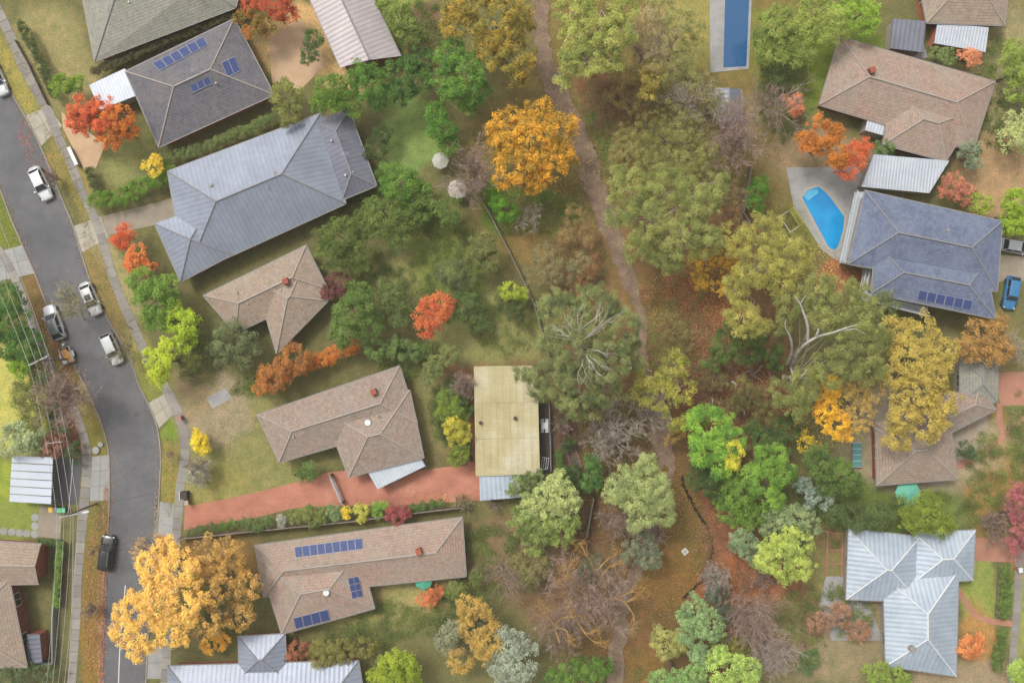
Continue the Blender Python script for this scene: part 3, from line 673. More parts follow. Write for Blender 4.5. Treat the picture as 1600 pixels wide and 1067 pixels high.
# white balcony railings round that house, part of it
def rail(root, pts, z, name='railing', h=1.0, n=14):
    mb = MB(); ps = [P(x, y, z) for x, y in pts]
    for a, b in zip(ps, ps[1:]):
        for dz in (.05, h): mb.tube([a + Vector((0, 0, dz)), b + Vector((0, 0, dz))], .05, 4)
        k = max(2, int((b - a).length / .6))
        for i in range(k + 1): q = a + (b - a) * i / k; mb.tube([q, q + Vector((0, 0, h))], .03, 4)
    return mb.build(name, M['white'], root)
mb = MB(); mb.prism([P(*q, 2.6)[:2] for q in [(1336, 300), (1360, 300), (1334, 404), (1368, 412), (1356, 456), (1450, 480), (1448, 494), (1342, 468), (1352, 420), (1312, 410)]], 2.4, 2.6)
mb.build('balcony', M['metal_white'] if False else plain('balcony_deck', C(190, 200, 208), .6, var=.05), r)
rail(r, [(1336, 300), (1314, 408), (1350, 420), (1340, 467), (1448, 494)], 2.6); rail(r, [(1348, 320), (1326, 402), (1360, 412), (1350, 458), (1446, 484)], 3.4, h=.5)
r = house('greyish tiled house half hidden under the wide yellow tree on the right', (1440, 690)); H_.append(r)
s = roofseg(r, [(1366, 668), (1530, 600), (1556, 640), (1380, 730)], 'hip', mat='tile_brown', wall='brick_wall')
s2 = roofseg(r, [(1368, 660), (1482, 640), (1496, 748), (1370, 758)], 'hip', mat='tile_tan', wall='brick_wall', eave=2.76)
s3 = roofseg(r, [(1500, 560), (1560, 562), (1558, 628), (1500, 630)], 'hip', mat='tile_grey', cap='ridge_grey', wall='render_wall', eave=2.6)
r = house('big pale blue metal roof at the lower right beside the lawn', (1430, 930)); H_.append(r)
s = roofseg(r, [(1326, 826), (1438, 838), (1436, 940), (1322, 936)], 'hip', mat='metal_pale', cap='white', wall='render_wall')
s = roofseg(r, [(1428, 832), (1524, 828), (1520, 906), (1424, 912)], 'hip', mat='metal_pale', cap='white', wall='render_wall', eave=2.75)
s = roofseg(r, [(1380, 900), (1498, 890), (1494, 1056), (1384, 1040)], 'hip', mat='metal_pale', cap='white', wall='render_wall', eave=2.8)
vent(s, 1424, 1012, 'gutter', .9, .4)
r = house('small dark metal roofed shed beside the narrow blue pool', (1135, 168), 'shed', 'shed'); H_.append(r)
roofseg(r, [(1118, 138), (1158, 140), (1160, 190), (1122, 192)], 'gable', mat='metal_dark', cap='ridge_grey', pitch=.25, eave=2.3, wall='render_wall', over=.2, win=False)
r = house('small grey paved-roof outbuilding below the top right house', (1420, 75), 'shed', 'shed'); H_.append(r)
roofseg(r, [(1394, 30), (1446, 34), (1442, 82), (1392, 76)], 'flat', 2.4, .15, mat='metal_dark', wall='render_wall', over=.2, win=False)
sheet('lap_pool_coping', [(1108, -40), (1176, -40), (1170, 108), (1110, 114)], .04, M['grey_pave'])
sheet('lap_pool_water', [(1134, -40), (1172, -40), (1166, 104), (1130, 106)], .06, plain('deep_blue_water', C(48, 96, 144), .08, .5, var=.06))
# white carport with six separate roof sheets
r = thing('carport', 'white metal carport roof beside the bins at the left edge', 'carport', P(48, 748)); H_.append(r)
q = [P(x, y, 2.6) for x, y in ((19, 711), (83, 714), (80, 788), (15, 784))]
for i in range(6):
    a = q[0].lerp(q[3], i / 6 + .004); b = q[1].lerp(q[2], i / 6 + .004); c = q[1].lerp(q[2], (i + 1) / 6 - .012); d = q[0].lerp(q[3], (i + 1) / 6 - .012)
    mb = MB(); mb.prism([a[:2], b[:2], c[:2], d[:2]], 2.6, 2.66 + .008 * (i % 2), bottom=True); mb.build('roof_sheet', plain('white_sheet', C(205, 212, 224), .4, var=.05, scale=.4) if i == 0 else bpy.data.materials['white_sheet'], r)
    mb = MB(); m1_ = d; m2_ = c; mb.tube([Vector((d.x, d.y, 2.69)), Vector((c.x, c.y, 2.69))], .035, 4); mb.build('seam', M['gutter'], r) if i < 5 else None
for x, y in ((22, 716), (79, 718), (77, 784), (19, 780)):
    p = P(x, y, 2.6); mb = MB(); mb.box((p.x, p.y, 0), .12, .12, 2.6); mb.build('post', M['galv'], r)

# ---- the yellow-roofed building in the middle
r = thing('house', 'low building with a long pale yellow sheeted roof in the centre', 'building', P(792, 657)); H_.append(r)
EV = 3.0
A, B, Cc, D = [P(x, y, EV) for x, y in ((742, 574), (838, 573), (842, 739), (745, 742))]
wm = MB(); wq = offset_poly([A, B, Cc, D], .35)
wm.prism([w_[:] for w_ in wq], 0, EV - .05); wm.build('wall', M['brick_wall'], r)
def yellow():
    m, t, b = newmat('yellow_roof_sheet', .55, .3)
    geo = N(t, 'ShaderNodeNewGeometry'); pos = geo.outputs['Position']; oi = N(t, 'ShaderNodeObjectInfo')
    c = ramp(t, noise(t, .22, 5, .65, vec=pos), [(.32, C(182, 168, 122)), (.5, C(198, 186, 142)), (.68, C(212, 204, 176))])
    st = N(t, 'ShaderNodeMapping'); st.inputs['Scale'].default_value = (3.2, .12, 1); t.links.new(pos, st.inputs[0])
    g = ramp(t, noise(t, 1, 5, .65, vec=st.outputs[0]), [(.3, (.93, .93, .91, 1)), (.7, (1.05, 1.05, 1.07, 1))])
    rr_ = ramp(t, oi.outputs['Random'], [(0, (.93, .93, .92, 1)), (1, (1.04, 1.04, 1.06, 1))])
    d = ramp(t, noise(t, .9, 7, .78, vec=pos), [(.5, (1, 1, 1, 1)), (.72, (.82, .80, .72, 1))])
    # lap joints across the sheets every 0.9 m
    sx = N(t, 'ShaderNodeSeparateXYZ'); t.links.new(pos, sx.inputs[0])
    dv = N(t, 'ShaderNodeMath', operation='MULTIPLY'); dv.inputs[1].default_value = 1 / .45; t.links.new(sx.outputs[1], dv.inputs[0])
    fr = N(t, 'ShaderNodeMath', operation='FRACT'); t.links.new(dv.outputs[0], fr.inputs[0])
    j = ramp(t, fr.outputs[0], [(0, (.92, .92, .90, 1)), (.22, (1, 1, 1, 1))])
    x = c
    for k in (g, rr_, d, j): x = mixc(t, x, k, 1.0, 'MULTIPLY')
    t.links.new(x, b.inputs['Base Color']); return m
YM = yellow(); NS = 9; zl = Vector((0, 0, 1))
for i in range(NS):
    for j in range(3):
        def q(u, v): return A.lerp(B, u).lerp(D.lerp(Cc, u), v)
        u0, u1 = (i + .02) / NS, (i + .98) / NS; v0, v1 = j / 3 + .001, (j + 1) / 3 - .001
        ps = [q(u0, v0), q(u1, v0), q(u1, v1), q(u0, v1)]
        mb = MB(); h0 = EV + .02 + .006 * ((i + j) % 2)
        mb.prism([p[:2] for p in ps], h0 - .04, h0, bottom=True)
        mb.build('roof_sheet', YM, r)
for i in range(NS + 1):
    a, b = A.lerp(B, i / NS), D.lerp(Cc, i / NS); mb = MB(); an = math.atan2((b - a).y, (b - a).x); c = (a + b) / 2
    mb.box((c.x, c.y, EV - .02), (b - a).length, .05, .085, an); mb.build('roof_rib', YM, r)
mb = MB()
for a, b in ((A, B), (B, Cc), (Cc, D), (D, A)):
    d = b - a; n = Vector((d.y, -d.x, 0)).normalized(); n = -n if n.dot(a - (A + Cc) / 2) < 0 else n; c = (a + b) / 2 + n * .07
    mb.box((c.x, c.y, EV - .16), d.length + .18, .12, .2, math.atan2(d.y, d.x))
mb.build('fascia', plain('cream_fascia', C(206, 196, 150), .6), r)
for x, y, w_ in ((751, 660, .3), (805, 653, .34)):
    p = P(x, y, EV); mb = MB(); mb.tube([p, p + Vector((0, 0, .35))], w_ / 2, 8); mb.tube([p + Vector((0, 0, .38)), p + Vector((0, 0, .46))], w_ / 1.3, 8); mb.build('vent_pipe', M['timber_dark'], r)
mb = MB(); pp = [P(x, y, 2.7) for x, y in ((749, 741), (812, 741), (813, 777), (750, 782))]
ps = ccw(pp); s = roofseg(r, [(749, 742), (812, 742), (813, 777), (750, 782)], 'flat', 2.6, .1, mat='metal_pale', wall='render_wall', over=.3, win=False)
for px, py in ((760, 764), (768, 770), (775, 758), (781, 765), (770, 752), (788, 772)):
    pass
for o in H_: fix_root(o)

# ---- deck, railing, steps beside it
dk = thing('timber_deck', 'narrow dark timber deck along the east side of the yellow-roofed building', 'deck', P(852, 690))
A, B = P(843.5, 630, .5), P(861, 630, .5); D, Cc = P(846, 738, .5), P(863, 738, .5)
for i in range(12):
    mb = MB(); u0, u1 = (i + .04) / 12, (i + .96) / 12
    mb.prism([A.lerp(B, u0)[:2], A.lerp(B, u1)[:2], D.lerp(Cc, u1)[:2], D.lerp(Cc, u0)[:2]], .42, .5 + .004 * (i % 3)); mb.build('deck_board', M['timber_dark'], dk)
mb = MB(); b_ = MB(); ends = [P(858, 632, 1.5), P(861, 736, 1.5)]
mb.tube(ends, .05, 5)
mb.build('handrail', M['galv'], dk)
for i in range(8):
    q = ends[0].lerp(ends[1], i / 7); mb = MB(); mb.box((q.x, q.y, .4), .08, .08, 1.1); mb.build('post', M['galv'], dk)
fix_root(dk)
st = thing('clothes_rack', 'white tubular folding rack standing at the south end of the deck', 'clothes rack', P(851, 722, .5))
for k in range(4):
    a = P(845 + k * 3.4, 736 - k, 1.4); b = P(847.5 + k * 3.4, 714 + k * .5, 1.4); mb = MB(); mb.tube([a, b], .03, 4); mb.build('bar', M['white'], st)
for a, b in (((845, 735), (856, 731)), ((847.5, 714), (858, 716))):
    p, q = P(*a, 1.35), P(*b, 1.35); mb = MB(); mb.tube([p, q], .03, 4); mb.build('frame', M['white'], st)
    for e in (p, q): mb = MB(); mb.tube([e, Vector((e.x, e.y, .5))], .03, 4); mb.build('leg', M['white'], st)
fix_root(st)
tb = thing('garden_table', 'small white outdoor table on the dark deck', 'table', P(851, 665, .5))
c = P(851, 665, 1.25); mb = MB(); mb.box((c.x, c.y, 1.22), .95, .85, .05); mb.build('tabletop', M['white'], tb)
mb = MB(); mb.tube([c, c + Vector((.1, 0, .25))], .16, 7); mb.build('potted_plant', leafmat((50, 70, 45)), tb) if False else None
for dx in (-.4, .4):
    for dy in (-.35, .35): mb = MB(); mb.box((c.x + dx, c.y + dy, .5), .06, .06, .72); mb.build('leg', M['white'], tb)
fix_root(tb)
for k, (dx, dy, lab) in enumerate(((-.3, .62, 'white chair at the top left corner of the deck table'), (.3, .62, 'white chair at the top right corner of the deck table'), (-.3, -.62, 'white chair at the bottom left corner of the deck table'), (.3, -.62, 'white chair at the bottom right corner of the deck table'))):
    ch = thing('garden_chair', lab, 'chair', (c.x + dx, c.y + dy, .5), group='chairs round the deck table'); s_ = 1 if dy > 0 else -1
    mb = MB(); mb.box((0, 0, .42), .42, .42, .04); mb.build('seat', M['white'], ch)
    mb = MB(); mb.box((0, s_ * .22, .46), .42, .05, .4); mb.build('backrest', M['white'], ch)
    for a in (-.18, .18):
        for b in (-.18, .18): mb = MB(); mb.box((a, b, 0), .04, .04, .42); mb.build('leg', M['white'], ch)
# raised garden bed frame
gb = thing('raised_garden_bed', 'rectangular timber edged garden bed east of the deck', 'garden bed', P(897, 717))
q = [P(*p) for p in ((885, 706), (899, 702), (909, 728), (894, 733))]
for a, b in zip(q, q[1:] + q[:1]):
    d = b - a; c = (a + b) / 2; mb = MB(); mb.box((c.x, c.y, 0), d.length, .1, .35, math.atan2(d.y, d.x)); mb.build('board', M['timber'], gb)
mb = MB(); mb.prism([v[:2] for v in offset_poly(q, .06)], 0, .25); mb.build('soil', mottled('bed_soil', [(.3, C(92, 78, 70)), (.7, C(120, 104, 94))], 2), gb)
fix_root(gb)

# ---- rooftop fittings: aerials and flues, each part of its roof
for rt in [o for o in bpy.data.objects if o.name.startswith('roof') and o.name.split('.')[0] == 'roof' and len(o.data.polygons) == 4][:14]:
    vs = [v.co for v in rt.data.vertices]; top = max(v.z for v in vs); rp = [v for v in vs if v.z > top - .01]; a, b = rp[0], rp[-1]; rnd = random.Random(len(rt.name) + int(top * 100) + int(a.x)); e = a.lerp(b, rnd.uniform(.3, .7)) + Vector((.25, .3, -.15))
    if (a - b).length < 4: continue
    mb = MB(); mb.tube([e, e + Vector((0, 0, 1.6))], .025, 4)
    for k in range(5): mb.tube([e + Vector((-.45 + k * .2, -.3, 1.55)), e + Vector((-.45 + k * .2, .3, 1.55))], .012, 3)
    mb.tube([e + Vector((-.5, 0, 1.55)), e + Vector((.5, 0, 1.55))], .015, 3); ae = mb.build('aerial', M['galv'], rt)
    for k in range(rnd.randint(1, 3)):
        f = a.lerp(b, rnd.choice((.08, .9))); off = Vector((rnd.uniform(-1.6, 1.6), rnd.uniform(-1.6, 1.6), 0)); g = MB(); g.tube([f + off - Vector((0, 0, .8)), f + off + Vector((0, 0, .05))], rnd.uniform(.06, .14), 8); g.build('flue', M['galv'], rt)

# ---------------------------------------------------------------- fences, gate
def fence(label, pts, h=1.7, mat='timber', step=2.4, name='timber_fence', cap=True):
    c = P(*pts[0]); root = thing(name, label, 'fence', c)
    for a, b in zip(pts, pts[1:]):
        A, B = P(*a), P(*b); L = (B - A).length; n = max(1, int(L / step)); an = math.atan2((B - A).y, (B - A).x)
        for i in range(n):
            p, q = A.lerp(B, i / n), A.lerp(B, (i + 1) / n); m_ = (p + q) / 2; mb = MB(); pal = 16; 
            for k in range(pal):
                x = p.lerp(q, (k + .5) / pal); mb.box((x.x, x.y, .05), L / n / pal * .93, .025, h - .05 + random.uniform(-.02, .02), an)
            pn = mb.build('panel', M[mat], root)
            mb = MB(); mb.box((p.x, p.y, 0), .12, .12, h + .03, an); mb.build('post', M[mat], root)
            if cap: mb = MB(); mb.box((m_.x, m_.y, h + .035), L / n - .01, .13, .04, an); mb.build('capping', M[mat], root)
    fix_root(root); return root
fence('long timber fence between the red driveway hedge and the solar-panelled house', [(285, 838), (343, 832), (400, 826), (460, 820), (550, 811), (640, 799), (735, 788)])
fence('timber fence along the west edge of the reserve above the gum tree', [(742, 296), (768, 342), (800, 404), (832, 470), (858, 560)])
fence('short timber fence running down between the grey-green round tree and yellow branches', [(926, 776), (915, 836)])
fence('timber fence bending beside the bare pinkish tree near the yard with the yellow frame', [(1170, 262), (1157, 335), (1168, 352)])
fence('low pale fence along the footpath beside the dark hedge at the top left', [(28, 66), (50, 106), (78, 166)], h=.9, mat='concrete' if False else 'timber')
fence('thin metal front fence next to the row of hedge plants left of the black car', [(97, 842), (92, 900), (88, 960), (88, 1032), (48, 1028)], h=1.1, mat='galv')
fence('brown brick coloured low fence along the lawn edge at lower right', [(1559, 884), (1554, 964)], h=.4, mat='timber')
g = thing('driveway_gate', 'long narrow metal sliding gate standing across the red driveway', 'gate', P(528, 762))
A, B = P(519, 741), P(537, 783)
mb = MB(); an = math.atan2((B - A).y, (B - A).x); c = (A + B) / 2
for z in (.25, .7, 1.15, 1.55): mb.box((c.x, c.y, z), (B - A).length, .07, .06, an)
for i in range(9): p = A.lerp(B, i / 8); mb.box((p.x, p.y, .2), .05, .05, 1.4, an)
mb.build('gate_frame', M['galv'], g)
for i, p in enumerate((A, B)): mb = MB(); mb.box((p.x, p.y, 0), .35, .35, 1.8, an); mb.build('gate_post', M['timber'], g)
mb = MB(); mb.box((c.x, c.y, 1.62), (B - A).length, .22, .05, an); mb.build('top_rail', M['galv'], g)
fix_root(g)
# mailboxes and pillar by the driveway, bins, stepping stones
def mailbox(px, py, label, col):
    t_ = thing('letterbox', label, 'letterbox', P(px, py)); mb = MB(); mb.box((0, 0, 0), .3, .45, .9, .1); mb.build('pillar', M['brick_pave'], t_)
    mb = MB(); mb.box((0, 0, .9), .42, .55, .3, .1); mb.build('box', M[col], t_); mb = MB(); mb.box((0, 0, 1.2), .5, .62, .05, .1); mb.build('lid', M[col], t_)
mailbox(296, 783, 'cream letterbox at the street end of the red driveway', 'concrete_cream')
mailbox(285, 652, 'brick letterbox beside the footpath left of the brown hip-roofed house', 'brick_pave')
mailbox(1587, 887, 'pale letterbox at the upper corner of the long clipped hedge', 'white')
p = P(291, 772); t_ = thing('meter_cabinet', 'dark square service cabinet beside the footpath above the red driveway', 'cabinet', p)
mb = MB(); mb.box((0, 0, 0), .85, .95, 1.1); mb.build('cabinet', M['timber_dark'], t_); mb = MB(); mb.box((-.47, 0, 0), .08, 1.0, 1.2); mb.build('side_panel', M['white'], t_)
BIN = {'yellow': (236, 196, 60), 'grey': (130, 134, 138), 'green': (110, 205, 150)}
for k, (px, py, cn, lab) in enumerate(((85, 794, 'yellow', 'wheelie bin with a yellow lid by the carport'), (92, 794, 'grey', 'wheelie bin with a grey lid between yellow and green ones'), (98.5, 795, 'green', 'wheelie bin with a pale green lid next to the grey one'), (104.5, 795, 'green', 'pale green wheelie bin nearest to the footpath'))):
    b_ = thing('wheelie_bin', lab, 'bin', P(px, py), .05, 'wheelie bins beside the carport')
    mb = MB(); mb.prism([(-.22, -.26), (.22, -.26), (.22, .26), (-.22, .26)], .08, .95); mb.build('body', plain('bin_body', C(60, 84, 70), .5), b_)
    mb = MB(); mb.box((0, 0, .95), .54, .62, .07); mb.box((0, -.02, 1.02), .44, .46, .03); mb.build('lid', plain('bin_lid', C(*BIN[cn]), .45, var=.04), b_)
    for x in (-.24, .24): mb = MB(); mb.tube([(x - .03, .24, .12), (x + .03, .24, .12)], .12, 10); mb.build('wheel', M['timber_dark'], b_)
def stones(spots, lab):
    for i, (px, py, rr_) in enumerate(spots):
        mb = MB(); c = P(px, py); mb.prism([(rr_ * math.cos(a * math.pi / 8) + random.uniform(-.02, .02), rr_ * math.sin(a * math.pi / 8)) for a in range(16)], -.03, .05)
        o = mb.build('stepping_stone', M['concrete_grey'], None, loc=None); o.location = (c.x, c.y, 0); tag(o, lab[i] if isinstance(lab, list) else lab, 'stepping stone', 'round stepping stones in the lawn below the carport')
stones([(55, 808, .52), (55, 821.5, .52), (54.5, 834, .52)], ['upper round stepping stone of the column below the carport', 'middle round stepping stone of the column below the carport', 'corner stepping stone where the column meets the row'])
stones([(42, 833, .5), (30.5, 832, .5), (18.5, 831, .5), (6, 830, .5)], ['first stepping stone left of the corner one', 'second stepping stone left of the corner one', 'third stepping stone left of the corner one', 'stepping stone nearest to the left edge of the photo'])
mb = MB(); mb.prism([(.48 * math.cos(a * math.pi / 8), .48 * math.sin(a * math.pi / 8)) for a in range(16)], 0, .3)
o = mb.build('garden_boulder', M['concrete_grey']); o.location = P(151, 703); tag(o, 'larger round pale boulder on the verge above the left driveway', 'boulder')
mb = MB(); mb.prism([(.34 * math.cos(a * math.pi / 6), .34 * math.sin(a * math.pi / 6)) for a in range(12)], 0, .25)
o = mb.build('garden_boulder', M['concrete_grey']); o.location = P(158, 694); tag(o, 'smaller pale boulder beside the larger one on the verge', 'boulder')
# slab on the lower lawn
t_ = thing('pit_lid', 'small white square slab lying on the lower grass by the creek', 'pit lid', P(1070, 861), .7)
mb = MB(); mb.box((0, 0, 0), .72, .72, .14); mb.build('slab', M['white'], t_); mb = MB(); mb.box((0, 0, .14), .5, .5, .02); mb.build('cover', M['concrete_cream'], t_)
t_ = thing('small_pillar', 'low sandy brick front wall curving round the forecourt beside the maple', 'wall', P(118, 246))
mb = MB(); mb.box((0, 0, 0), .35, 2.4, .8, math.radians(25)); mb.build('wall', M['concrete_cream'], t_); mb = MB(); mb.box((0, 0, .8), .45, 2.5, .07, math.radians(25)); mb.build('coping', M['white'], t_); t_.name = 'low_wall'
# trampoline-like red item, teal umbrella, teal slatted bench, climbing frame, white parasols
def parasol(px, py, r_, col, lab):
    t_ = thing('garden_parasol', lab, 'parasol', P(px, py)); mb = MB(); mb.tube([(0, 0, 0), (0, 0, 2.5)], .03, 6); mb.build('pole', M['galv'], t_)
    cm = plain('parasol_cloth', C(*col), .8, var=.05)
    for k in range(8):
        a0, a1 = k * math.pi / 4, (k + 1) * math.pi / 4; mb = MB()
        A_, B_ = Vector((r_ * math.cos(a0), r_ * math.sin(a0), 2.05)), Vector((r_ * math.cos(a1), r_ * math.sin(a1), 2.05)); T = Vector((0, 0, 2.5)); z_ = Vector((0, 0, .02))
        mb.face([A_, B_, T]); mb.face([B_ - z_, A_ - z_, T - z_]); mb.face([A_ - z_, B_ - z_, B_, A_]); mb.build('canopy_panel', cm, t_)
parasol(1408, 767, 1.7, (110, 190, 165), 'teal garden parasol below the red furniture on the right')
parasol(690, 256, 1.1, (196, 194, 180), 'upper of two pale parasols beside the brown shrub')
parasol(716, 300, 1.3, (188, 180, 168), 'lower of two pale parasols beside the brown shrub')
parasol(664, 900, 1.2, (90, 180, 150), 'green parasol on the patio at the east end of the solar-panelled house')
t_ = thing('garden_sofa', 'red cushioned outdoor seat above the teal parasol', 'garden seat', P(1382, 728)); rm = plain('red_cushion', C(180, 84, 76), .8)
mb = MB(); mb.box((0, 0, 0), 1.6, 2.2, .4); mb.build('base', M['timber'], t_)
for y in (-.55, .55): mb = MB(); mb.box((0, y, .4), 1.4, 1.0, .15); mb.build('cushion', rm, t_)
mb = MB(); mb.box((.72, 0, .4), .15, 2.1, .4); mb.build('backrest', rm, t_)
t_ = thing('table_tennis_table', 'narrow teal slatted table with white cross lines below the yellow tree', 'table', P(1336, 709)); tm = plain('teal_top', C(96, 150, 148), .5, var=.05)
for k in range(4): mb = MB(); mb.box((0, 1.15 - k * .78, .7), 1.2, .72, .05); mb.build('panel', tm, t_)
for k in range(5): mb = MB(); mb.box((0, 1.54 - k * .78, .7), 1.25, .05, .06); mb.build('cross_bar', M['white'], t_)
for x in (-.5, .5):
    for y in (-1.3, 1.2): mb = MB(); mb.box((x, y, 0), .06, .06, .7); mb.build('leg', M['galv'], t_)
t_ = thing('climbing_frame', 'thin yellow ladder-like play frame on the grass beside the pool', 'climbing frame', P(1232, 346), math.radians(33)); ym = plain('yellow_tube', C(196, 190, 90), .5)
def bar(a, b, r_=.04, nm='bar', m_=ym): mb = MB(); mb.tube([a, b], r_, 5); mb.build(nm, m_, t_)
for x in (.35, 1.0): bar((x, -1.2, 1.7), (x, 1.2, 1.7), nm='side_rail')
for k in range(9): bar((.35, -1.2 + k * .3, 1.7), (1.0, -1.2 + k * .3, 1.7), .03, 'rung')
for x, y in ((.35, -1.2), (1.0, -1.2), (.35, 1.2), (1.0, 1.2)): bar((x, y, 0), (x, y, 1.7), nm='leg')
bar((-1.0, -1.2, 1.3), (-1.0, 1.2, 1.3), .035, 'side_rail', M['white']); bar((-1.0, -1.2, 1.3), (.35, -1.2, 1.3), .035, 'cross_bar', M['white']); bar((-1.0, 1.2, 1.3), (.35, 1.2, 1.3), .035, 'cross_bar', M['white'])
for y in (-1.2, 1.2): bar((-1.0, y, 0), (-1.0, y, 1.3), nm='leg', m_=M['white'])
t_ = thing('planter_bed', 'grid of brick edged vegetable beds left of the pale blue roof', 'garden bed', P(1305, 850))
for a, b in (((1275, 828), (1332, 836)), ((1293, 830), (1290, 900)), ((1316, 834), (1314, 900)), ((1292, 858), (1330, 860)), ((1290, 878), (1328, 882))):
    A, B = P(*a) - P(1305, 850), P(*b) - P(1305, 850); d = B - A; c = (A + B) / 2; mb = MB(); mb.box((c.x, c.y, 0), d.length, .16, .18 + random.uniform(0, .02), math.atan2(d.y, d.x)); mb.build('edging', M['brick_pave'], t_)

# ---------------------------------------------------------------- thin damp air
mb = MB(); mb.box((0, 0, -1.3), 860, 860, 124); hz = mb.build('haze', [])
hm = bpy.data.materials.new('haze_air'); hm.use_nodes = True; ht = hm.node_tree; ht.nodes.clear()
pv = N(ht, 'ShaderNodeVolumePrincipled'); pv.inputs['Density'].default_value = HAZE; pv.inputs['Color'].default_value = (1, .96, .88, 1); pv.inputs['Anisotropy'].default_value = 0
ho = N(ht, 'ShaderNodeOutputMaterial'); ht.links.new(pv.outputs[0], ho.inputs['Volume']); hz.data.materials.append(hm); struct(hz, 'stuff')

# ---------------------------------------------------------------- power poles and lines
def pole(top, hgt, arm, label, lamp=False):
    t0 = P(*top, hgt); root = thing('power_pole', label, 'power pole', (t0.x, t0.y, 0), group='power poles on the west footpath')
    mb = MB(); mb.tube([(0, 0, 0), (0, 0, hgt + .2)], [.16, .11], 8); mb.build('pole', M['timber'], root)
    a, b = P(*arm[0], hgt) - Vector((t0.x, t0.y, 0)), P(*arm[1], hgt) - Vector((t0.x, t0.y, 0))
    d = b - a; c = (a + b) / 2; mb = MB(); mb.box((c.x, c.y, hgt), d.length, .14, .12, math.atan2(d.y, d.x)); mb.build('cross_arm', M['galv'], root)
    for k in range(4): q = a.lerp(b, k / 3 * .96 + .02); mb = MB(); mb.tube([q + Vector((0, 0, .12)), q + Vector((0, 0, .3))], [.05, .035], 6); mb.build('insulator', M['white'], root)
    if lamp:
        e = b + d.normalized() * .5; f = b + d.normalized() * 1.35; mb = MB(); mb.tube([b + Vector((0, 0, -.1)), e + Vector((0, 0, .1))], .04, 5); mb.build('lamp_arm', M['galv'], root)
        mb = MB(); mb.tube([e + Vector((0, 0, .12)), (e + f) / 2 + Vector((0, 0, .12)), f + Vector((0, 0, .12))], [.08, .15, .1], 8); mb.build('lamp_head', M['white'], root)
    return root
pole((61, 563), 7.6, ((45, 571), (76, 556)), 'power pole whose pale cross arm stands left of the trailer')
pole((106, 804), 7.8, ((88, 809), (123, 802)), 'power pole with white cross arm and street lamp above the bins', True)
def cable(a, b, sag, r_, label, ha=7.9, hb=8.0, grp='overhead wires along the west footpath'):
    A, B = P(*a, ha), P(*b, hb); pts = []
    for i in range(15): t_ = i / 14; p = A.lerp(B, t_); p.z -= sag * 4 * t_ * (1 - t_); pts.append(p)
    mb = MB(); mb.tube(pts, r_, 4); o = mb.build('overhead_wire', M['wire'], None); tag(o, label, 'wire', grp)
X1 = [(45.5, 571), (56, 566), (66, 561), (76, 556)]; X2 = [(89, 809), (100, 807), (111, 804), (122, 802)]
nm = ['leftmost', 'second from left', 'third from left', 'rightmost']
for k in range(4):
    cable((-60 + k * 10, 330 + k * -18), X1[k], .5, .022, f'{nm[k]} wire running from the upper pole off the left edge')
    cable(X1[k], X2[k], .6, .022, f'{nm[k]} wire spanning between the two power poles')
    cable(X2[k], (68 + k * 9, 1110), .6, .022, f'{nm[k]} wire running from the lamp pole down to the bottom edge')
cable((106, 806), (114, 716), .1, .035, 'thick pale service cable from the lamp pole up past the carport', 7.6, 5.0, None)
cable((114, 806), (104, 1100), .5, .03, 'twisted service bundle sagging beside the west footpath', 6.8, 6.8, None)
t_ = P(84, 692, 7.3); sp = thing('wire_spreader', 'thin bar holding the four wires apart midway between the poles', 'spreader', (t_.x, t_.y, 7.3)); mb = MB(); mb.tube([P(72, 693, 7.35) - t_, P(97, 690, 7.35) - t_], .03, 4); mb.build('bar', M['white'], sp)

